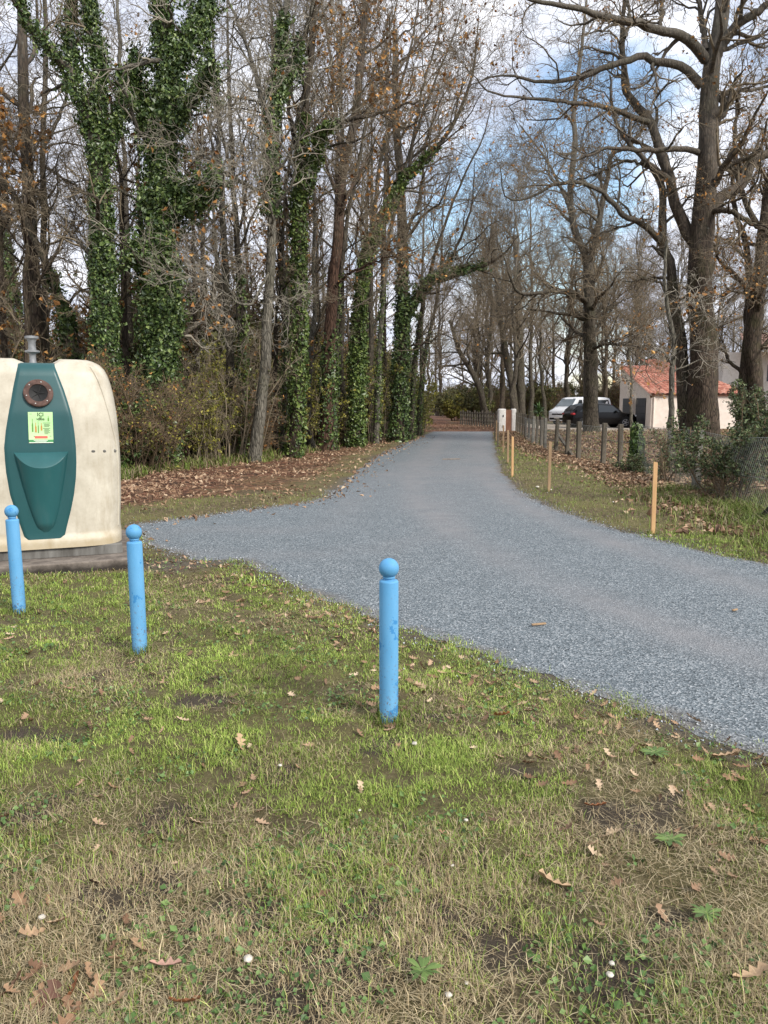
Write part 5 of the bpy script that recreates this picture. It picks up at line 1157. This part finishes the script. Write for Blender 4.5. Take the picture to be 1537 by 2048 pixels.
for (y0, y1, den, l0, wd) in ((1.2, 2.3, 42000, .034, .0015), (2.3, 3.3, 32000, .033, .0019), (3.3, 4.6, 24000, .026, .0024), (4.6, 6.4, 12000, .027, .0036), (6.4, 9.2, 5200, .031, .0054)):
    xm = .56 * y1 + .9; n = int(den * (y1 - y0) * 2 * xm); x = rg.uniform(-xm, xm, n); y = rg.uniform(y0, y1, n)
    sd = road_sd(x, y); ba = bare(x, y) + .16 * soil(x, y); dr = np.clip(dryness(x, y) + .3 * soil(x, y), 0, 1)
    clump = fbm(x, y, 9.0, 40, 2)
    keep = (sd > -.14 + .22 * rg.random(n) ** .7) & slab_out(x, y) & (rg.random(n) < np.clip(1.35 - 1.25 * sstep(ba, .58, .72), .12, 1)) & (rg.random(n) < np.clip(clump * 2.6 - .55, .10, 1)) & (x > -7) & ~((x < -1.55) & (y > 6.9) & (x > -2.6) & (rg.random(n) < .85))
    x, y, dr, clump = x[keep], y[keep], dr[keep], clump[keep]; n = len(x)
    tall = fbm(x, y, 2.2, 44, 2)
    XX.append(x); YY.append(y); DD.append(dr); LL.append(l0 * (.4 + .8 * rg.random(n) + 1.3 * (rg.random(n) < .05)) * (.65 + .9 * tall)); WW_.append(wd * (.5 + 1.0 * rg.random(n) ** 2 + .25)); TT.append(rg.normal(0, .62, n))
x, y, dr = np.concatenate(XX), np.concatenate(YY), np.concatenate(DD); ln, wd, ti = np.concatenate(LL), np.concatenate(WW_), np.concatenate(TT)
c = grass_col(rg, len(x), np.clip(dr * .85, 0, .9)); lush = (fbm(x, y, 2.3, 50, 3)[:, None] - .5); c = c * (1 + .9 * lush) * (.65 + .7 * rg.random((len(x), 1)))
blades('grass', x, y, ln, wd, ti, c, rg)
# dead straw lying over the lawn
n = 170000; y = 1.2 + 6.8 * rg.random(n) ** 1.6; xm = .56 * y + .8; x = (rg.random(n) * 2 - 1) * xm; dr = dryness(x, y); k = (rg.random(n) < dr * 1.1) & (road_sd(x, y) > .06) & slab_out(x, y) & (rg.random(n) < np.clip(1.1 - .8 * soil(x, y), .2, 1))
x, y = x[k], y[k]; n = len(x); u = rg.random((n, 1)); c = np.array([.20, .145, .075]) * (1 - u) + np.array([.46, .385, .24]) * u
blades('dry_grass', x, y, .025 + .075 * rg.random(n) ** 1.8, .0009 + .0014 * rg.random(n), rg.normal(1.35, .22, n), c, rg, bend=.25, z0=.006)
# verges: right of the lane and left behind the bank
n = 140000; y = 7.0 + 34 * rg.random(n) ** 1.8; x = rg.uniform(-7, 9, n); sd = road_sd(x, y); fdv = x - nx_at(y)
right = (x > 1) & (fdv < .5) & (sd > .03) & (rg.random(n) < np.clip(1 - .9 * np.exp(-((fdv + .35) / .45) ** 2), .1, 1))
leftv = (x < 0) & (y > 8.3) & (y < 13.2) & (sd > .03) & (sd < 1.7) & (rg.random(n) < .8)
k = (right | leftv) & slab_out(x, y); x, y = x[k], y[k]; n = len(x); dr = np.clip(.34 + (fbm(x, y, .9, 21, 3) - .5) * 1.6, 0, .9)
sz = np.clip(y / 9, .9, 3); near_f = sstep(-(x - nx_at(y)), -.2, .8)
blades('verge_grass', x, y, (.035 + .045 * rg.random(n)) * (1 + .4 * (1 - near_f)), .0042 * sz * (.6 + .8 * rg.random(n)), rg.normal(0, .6, n), grass_col(rg, n, dr) * (.45 + .5 * rg.random((n, 1))), rg)
# rank grass at the fence foot
n = 16000; y = rg.uniform(7.0, 13.5, n); x = nx_at(y) - .1 + rg.normal(0, .5, n); k = (road_sd(x, y) > .3) & (fbm(x, y, 1.2, 61, 2) > .42); x, y = x[k], y[k]; n = len(x)
blades('rank_grass', x, y, .10 + .20 * rg.random(n), .006 + .004 * rg.random(n), rg.normal(0, .5, n), grass_col(rg, n, np.full(n, .2)) * .6, rg, bend=.9)
# lot lawn beyond the fence
n = 42000; y = 9 + 35 * rg.random(n) ** 1.3; x = nx_at(y) + .4 + rg.random(n) * (3 + .45 * y); dr = np.full(n, .62)
blades('lot_grass', x, y, .06 + .06 * rg.random(n), .010 * np.clip(y / 14, .8, 3) * (.6 + .8 * rg.random(n)), rg.normal(0, .8, n), grass_col(rg, n, dr) * .8, rg)
# rank herbs at the feet of the left wood
n = 30000; y = 12.5 + 26 * rg.random(n) ** 1.6; x = fx_at(y) + .3 - rg.random(n) * 2.0; x = np.where(rg.random(n) < .35, -5 - rg.random(n) * 9, x); y = np.where(x < -5, 14.3 + rg.random(n) * 3, y)
k = fbm(x, y, .9, 71, 2) > .42; x, y = x[k], y[k]; n = len(x)
blades('wood_edge_grass', x, y, .12 + .30 * rg.random(n) ** 1.5, .010 + .012 * rg.random(n), rg.normal(0, .55, n), grass_col(rg, n, np.full(n, .35)) * .6, rg, bend=.9)

# ------------------------------------------------------------------ leaf litter
def litter(name, x, y, size, mat='litter_leaf'):
    n = len(x); pts = np.stack([x, y, height(x, y) + .012 + .03 * rg.random(n)], 1)
    o = link(name, leaves(name, pts, size, flat=1.1, curl=.22, aspect=.6, rng=rg), M[mat]); return tag(o, kind='stuff')
n = 85000; y = 9.6 + 48 * rg.random(n) ** 1.8; x = rg.uniform(-13, 8, n)
ld = dist_line(x, y, np.concatenate([left_edge, [[4.5, 60], [6.5, 110]]]), False); xl = np.interp(y, left_edge[:, 1], left_edge[:, 0], right=3.2)
dn = np.where(y > 13.4, sstep(ld + .5 * (fbm(x, y, 1.5, 80, 2) - .5), -.1, .7), sstep(ld + 1.4 * (fbm(x, y, 1.1, 80, 2) - .5), .4, 1.9)) * np.clip(2.6 * fbm(x, y, .8, 81, 3) - .55, .08, 1)
k = ((x < xl) | (y > 44)) & (road_sd(x, y) > -np.where(y > 38, 2.2 * rg.random(n) ** 2, .3 * rg.random(n) ** 3)) & (rg.random(n) < dn) & (x > fx_at(y) - 4.5) & slab_out(x, y)
litter('leaf_litter', x[k], y[k], .058)
n = 15000; y = 8.8 + 32 * rg.random(n) ** 1.6; x = nx_at(y) - .45 + rg.normal(0, .42, n); k = (road_sd(x, y) > .15) & (rg.random(n) < .25 + fbm(x, y, 1.0, 83, 2)); litter('verge_litter', x[k], y[k], .075)
n = 26000; y = 11 + 34 * rg.random(n) ** 1.2; x = nx_at(y) + rg.random(n) * (2 + .35 * y); k = fbm(x, y, .35, 85, 2) > .44; litter('lot_litter', x[k], y[k], .085)
n = 700; y = 8.5 + 28 * rg.random(n); x = np.interp(y, left_edge[:, 1], left_edge[:, 0]) + np.abs(rg.normal(0, .35, n)); litter('scattered_litter', x, y, .06)
n = 5200; y = 2 + 6 * rg.random(n); x = rg.uniform(-4, 4.2, n); sd = road_sd(x, y); k = (sd > .05) & slab_out(x, y) & (rg.random(n) < .10 + .9 * np.exp(-((sd - .45) / .5) ** 2) * (.3 + fbm(x, y, 1.5, 88, 2))); LLX, LLY = x[k], y[k]

# individual oak leaves on the grass
def oak_leaf(name, g, L):
    n = 9; t = np.linspace(0, 1, n); wv = np.array([.02, .13, .05, .22, .08, .28, .10, .22, .03]) * (1 + .15 * g.normal(0, 1, n)); V = []
    cu = g.uniform(.25, .85); tw = g.uniform(-.4, .4)
    for k in range(n):
        z = cu * .35 * (t[k] - .5) ** 2 * 2; e = wv[k] * (.55 + g.random() * .25)
        V += [(-wv[k] * L, (t[k] - .5 + .02) * L, (z + e * .7 + tw * wv[k]) * L), (0, (t[k] - .5) * L, z * L * .6), (wv[k] * L, (t[k] - .5 + .02) * L, (z + e * .6 - tw * wv[k]) * L)]
    q = []
    for k in range(n - 1): q += [[k * 3, k * 3 + 1, k * 3 + 4, k * 3 + 3], [k * 3 + 1, k * 3 + 2, k * 3 + 5, k * 3 + 4]]
    return npmesh(name, np.array(V), q, smooth=True)
b = NB('fallen_leaf'); oi = b.n('ShaderNodeObjectInfo'); n_ = b.noise(b.pos('Object'), 40, 4, .6)
c = b.ramp(oi.outputs['Random'], [(0, (.11, .058, .033)), (.35, (.25, .145, .08)), (.7, (.38, .25, .145)), (1, (.50, .375, .245))]); M['fallen_leaf'] = b.done(b.mix(b.mr(n_, .4, .7, 0, .4), c, (.09, .045, .028)), .7)
lm = [oak_leaf('fallen_leaf', np.random.default_rng(200 + k), .085) for k in range(6)]
for q in lm: q.materials.append(M['fallen_leaf'])
for nm, c in (('tan_leaf', (.44, .30, .18)), ('dark_leaf', (.12, .06, .04)), ('russet_leaf', (.30, .12, .05)), ('pink_leaf', (.42, .25, .19))):
    b = NB(nm); M[nm] = b.done(b.mix(b.mr(b.noise(b.pos('Object'), 40, 4, .6), .4, .7, 0, .4), c, tuple(q * .5 for q in c)), .7)
vs_, qs_ = [], []
for x_, y_ in zip(LLX, LLY):
    me_ = lm[rg.integers(0, 6)]; co = np.zeros(len(me_.vertices) * 3, np.float32); me_.vertices.foreach_get('co', co); co = co.reshape(-1, 3) * rg.uniform(.35, .75)
    a_, t1, t2 = rg.random() * 6.28, rg.normal(0, .45), rg.normal(0, .45)
    Rz = np.array([[math.cos(a_), -math.sin(a_), 0], [math.sin(a_), math.cos(a_), 0], [0, 0, 1]]); Rx = np.array([[1, 0, 0], [0, math.cos(t1), -math.sin(t1)], [0, math.sin(t1), math.cos(t1)]]); Ry = np.array([[math.cos(t2), 0, math.sin(t2)], [0, 1, 0], [-math.sin(t2), 0, math.cos(t2)]])
    o0 = len(vs_) * 27; vs_.append(co @ (Rz @ Rx @ Ry).T + np.array([x_, y_, float(height(np.array([x_]), np.array([y_]))[0]) + .012]))
    for q_ in range(8): qs_ += [[o0 + q_ * 3, o0 + q_ * 3 + 1, o0 + q_ * 3 + 4, o0 + q_ * 3 + 3], [o0 + q_ * 3 + 1, o0 + q_ * 3 + 2, o0 + q_ * 3 + 5, o0 + q_ * 3 + 4]]
tag(link('lawn_litter', npmesh('lawn_litter', np.concatenate(vs_), qs_), M['litter_leaf']), kind='stuff')
def put_leaf(x, y, s=1.0, lab='curled brown oak leaf fallen on the grass among many', grp='brown oak leaves fallen on the grass', lift=.022):
    o = bpy.data.objects.new('fallen_leaf', random.choice(lm)); COL.objects.link(o); o.location = (x, y, float(height(x, y)) + lift); o.rotation_euler = (random.uniform(-.6, .6), random.uniform(-.6, .6), random.uniform(0, 6.28)); o.scale = (s, s, s)
    return tag(o, lab, 'leaf', grp)
for (px, py, s, lab) in ((481, 1512, 1.35, 'pale brown oak leaf lying alone on the lawn left of the nearest bollard'), (165, 1545, .9, 'small tan leaf on the left lawn'), (1108, 1792, 1.5, 'broad tan oak leaf in dry grass at lower right'), (1500, 1985, 1.35, 'large tan oak leaf at the bottom right corner'),
                        (1005, 1446, 1.1, 'curled brown leaf right of the nearest bollard'), (1450, 1522, 1.5, 'pale oak leaf near the gravel corner at right'), (150, 1985, 1.3, 'rusty leaf lying topmost at the bottom left corner'), (95, 2010, 1.25, 'dark brown leaf lying at the bottom left corner'), (370, 2035, 1.2, 'upright brown leaf at the bottom edge left of centre'), (330, 1950, 1.2, 'pinkish brown leaf near the bottom left'), (1190, 1640, 1.1, 'russet leaf beside the bare soil patch at right')):
    g_ = G(px, py); o = put_leaf(g_[0], g_[1], s * .85, lab, None); o.data = o.data.copy(); o.data.materials[0] = M['dark_leaf' if 'dark' in lab else 'pink_leaf' if 'pink' in lab else 'russet_leaf' if ('russ' in lab or 'rust' in lab or 'brown leaf' in lab) else 'tan_leaf']
k = 0
while k < 210:
    y = 2.2 + 6.2 * random.random(); x = random.uniform(-.55 * y, .55 * y); sd = float(road_sd(np.array([x]), np.array([y]))[0])
    if sd < .03 or not slab_out(np.array([x]), np.array([y]))[0]: continue
    if random.random() > .06 + .94 * math.exp(-((sd - .35) / .42) ** 2) * (1.0 if y < 5 or x > -2 else .5): continue
    put_leaf(x, y, random.uniform(.35, .8), lift=.012); k += 1
k = 0
for (cx, cy, n, s) in ((120, 2000, 22, .12), (40, 1900, 7, .15), (1500, 1560, 10, .3)):
    g_ = G(cx, cy)
    for q in range(n): put_leaf(g_[0] + random.gauss(0, s), g_[1] + random.gauss(0, s), random.uniform(.55, .95))

# ------------------------------------------------------------------ pebbles, sticks, rosettes
speck('chalk', (.30, .27, .22), (.66, .62, .54), 40, .8, .3)
PB = [(830, 1504, .022, 'white pebble just right of the nearest bollard foot'), (561, 1547, .014, 'small white pebble on the lawn left of the nearest bollard'), (932, 1667, .013, 'small chalky pebble in the middle of the lawn'), (1219, 1981, .016, 'white pebble on dark soil near the bottom edge'), (1223, 1952, .014, 'pale broken pebble just above the white one on dark soil'),
      (897, 2035, .016, 'cream pebble at the bottom edge right of centre'), (497, 1934, .022, 'yellowish flat stone chip in the lower left grass'), (933, 2008, .010, 'tiny white chip near the bottom edge'), (720, 1640, .010, 'tiny white pebble left of centre lawn'), (905, 1765, .010, 'tiny pebble beside a bare soil patch'), (86, 1852, .018, 'white scrap in the grass at lower left'), (1030, 1090, .02, 'x'), (1101, 986, .05, 'pale stone at the foot of the second stake'), (1075, 978, .06, 'flat pale stone left of the second stake'), (1228, 1008, .04, 'white stone on the right verge'), (1302, 1074, .035, 'white stone at the foot of the nearest stake')]
for (px, py, r, lab) in PB:
    if lab == 'x': continue
    g_ = G(px, py); bm = bmesh.new(); bmesh.ops.create_icosphere(bm, subdivisions=2, radius=r * .6)
    for v in bm.verts: v.co *= random.uniform(.85, 1.12); v.co.z *= .6
    me = bpy.data.meshes.new('white_pebble'); bm.to_mesh(me); bm.free(); o = link('white_pebble', me, M['chalk'], loc=(g_[0], g_[1], float(height(g_[0], g_[1])) + r * .35 + (.014 if py > 1400 else 0))); tag(o, lab, 'pebble', 'pale stones scattered on the grass')
for (px, py, L, lab, rz) in ((1078, 1254, .11, 'pale split stick lying on the gravel near the lawn edge', .2), (903, 920, .5, 'thin dead twig lying across the far gravel', .1), (1470, 1225, .06, 'small wood chip on the gravel at right', .5)):
    g_ = G(px, py); m = MB(); m.box((0, 0, .014), (L, .014 + L * .06, .012), bev=.003)
    for v in m.bm.verts: v.co.y += .1 * v.co.x; v.co.z += abs(v.co.x) * .03
    o = m.build('stick', M['old_wood'], loc=(g_[0], g_[1], .006)); o.rotation_euler = (0, 0, rz); tag(o, lab, 'stick')
leafmat('weed_leaf', [(0, (.045, .085, .018)), (1, (.13, .20, .05))], .5)
for (px, py, R, n, lab) in ((1340, 1702, .085, 16, 'pale green rosette weed in the lawn at right'), (1412, 1840, .075, 14, 'grey green rosette weed lower right below the pale one'), (845, 1992, .085, 11, 'broad leaved green weed at the bottom edge'), (1310, 1520, .10, 18, 'patch of small leaved weed near the gravel at right')):
    g_ = G(px, py); V = []; T = []
    for k in range(n + 8):
        a = k * 2.4 + random.uniform(-.2, .2); L = R * .68 * random.uniform(.4, 1.15); w_ = L * random.uniform(.22, .34); d = np.array([math.cos(a), math.sin(a), 0]); s = np.array([-d[1], d[0], 0]); z = lambda f: np.array([0, 0, .012 + .5 * f * (1 - f * .7) * L]); m0 = len(V)
        V += [z(0) * 1, d * L * .35 + s * w_ * .3 + z(.35), d * L * .35 - s * w_ * .3 + z(.35), d * L * .7 + s * w_ * .5 + z(.7), d * L * .7 - s * w_ * .5 + z(.7), d * L + z(1)]
        T += [[m0, m0 + 1, m0 + 2], [m0 + 1, m0 + 3, m0 + 4], [m0 + 1, m0 + 4, m0 + 2], [m0 + 3, m0 + 5, m0 + 4]]
    o = link('rosette_weed', npmesh('rosette_weed', np.array(V), tris=T, smooth=True), M['weed_leaf'], loc=(g_[0], g_[1], float(height(g_[0], g_[1])) + .01)); tag(o, lab, 'weed')

# loose stones spilled over the lawn edge
n = 26000; e = rg.integers(0, len(road_d), n); q = road_d[e] + rg.normal(0, .10, (n, 2)) * (.5 + 2.0 * rg.random((n, 1)) ** 2); k = (q[:, 1] > 1.5) & (q[:, 1] < 14) & slab_out(q[:, 0], q[:, 1]); q = q[k]; n = len(q)
r_ = .0035 + .006 * rg.random((n, 1)); base = np.concatenate([q, np.maximum(height(q[:, 0], q[:, 1]), .006)[:, None] + .003], 1)
off = norm(rg.normal(0, 1, (n, 4, 3)) * .35 + np.array([[1, 1, 1], [-1, -1, 1], [-1, 1, -1], [1, -1, -1]])[None]); V = (base[:, None] + off * r_[:, None]).reshape(-1, 3); i = np.arange(n)[:, None, None] * 4
leafmat('loose_stone', [(0, (.05, .06, .075)), (.5, (.17, .195, .22)), (1, (.46, .48, .50))], .85)
tag(link('loose_gravel', npmesh('loose_gravel', V, tris=(i + np.array([[0, 1, 2], [0, 2, 3], [0, 3, 1], [1, 3, 2]])[None]).reshape(-1, 3), smooth=False), M['loose_stone']), kind='stuff')

# clover and small broad leaves among the grass
n = 60000; y = 1.3 + 6.5 * rg.random(n) ** 1.3; x = (rg.random(n) * 2 - 1) * (.56 * y + .8); k = (fbm(x, y, 2.6, 95, 3) > .53) & (road_sd(x, y) > .05) & slab_out(x, y) & (rg.random(n) < .55); x, y = x[k], y[k]
leafmat('clover_leaf', [(0, (.035, .075, .018)), (.6, (.085, .155, .035)), (1, (.16, .24, .07))], .5)
pts = np.stack([x, y, height(x, y) + .010 + .012 * rg.random(len(x))], 1)
tag(link('clover', leaves('clover', pts, .014, flat=1.6, aspect=.9, curl=.12, rng=rg), M['clover_leaf']), kind='stuff')

# longer uncut grass left standing round the posts
tx, ty = [], []
for (px, py, r, n) in [(b_[1], b_[2], .075, 260) for b_ in BOL] + [(q_[0], q_[1], .06, 70) for q_ in ST[:4]]:
    g_ = G(px, py); a_ = rg.random(n) * 6.28; rr = r * (.55 + .9 * rg.random(n) ** 1.5); tx.append(g_[0] + rr * np.cos(a_)); ty.append(g_[1] + rr * np.sin(a_))
tx = np.concatenate(tx); ty = np.concatenate(ty); n = len(tx)
blades('post_foot_grass', tx, ty, .035 + .075 * rg.random(n), .0030 + .002 * rg.random(n), rg.normal(0, .42, n), grass_col(rg, n, np.full(n, .18)) * .7, rg, bend=.8)
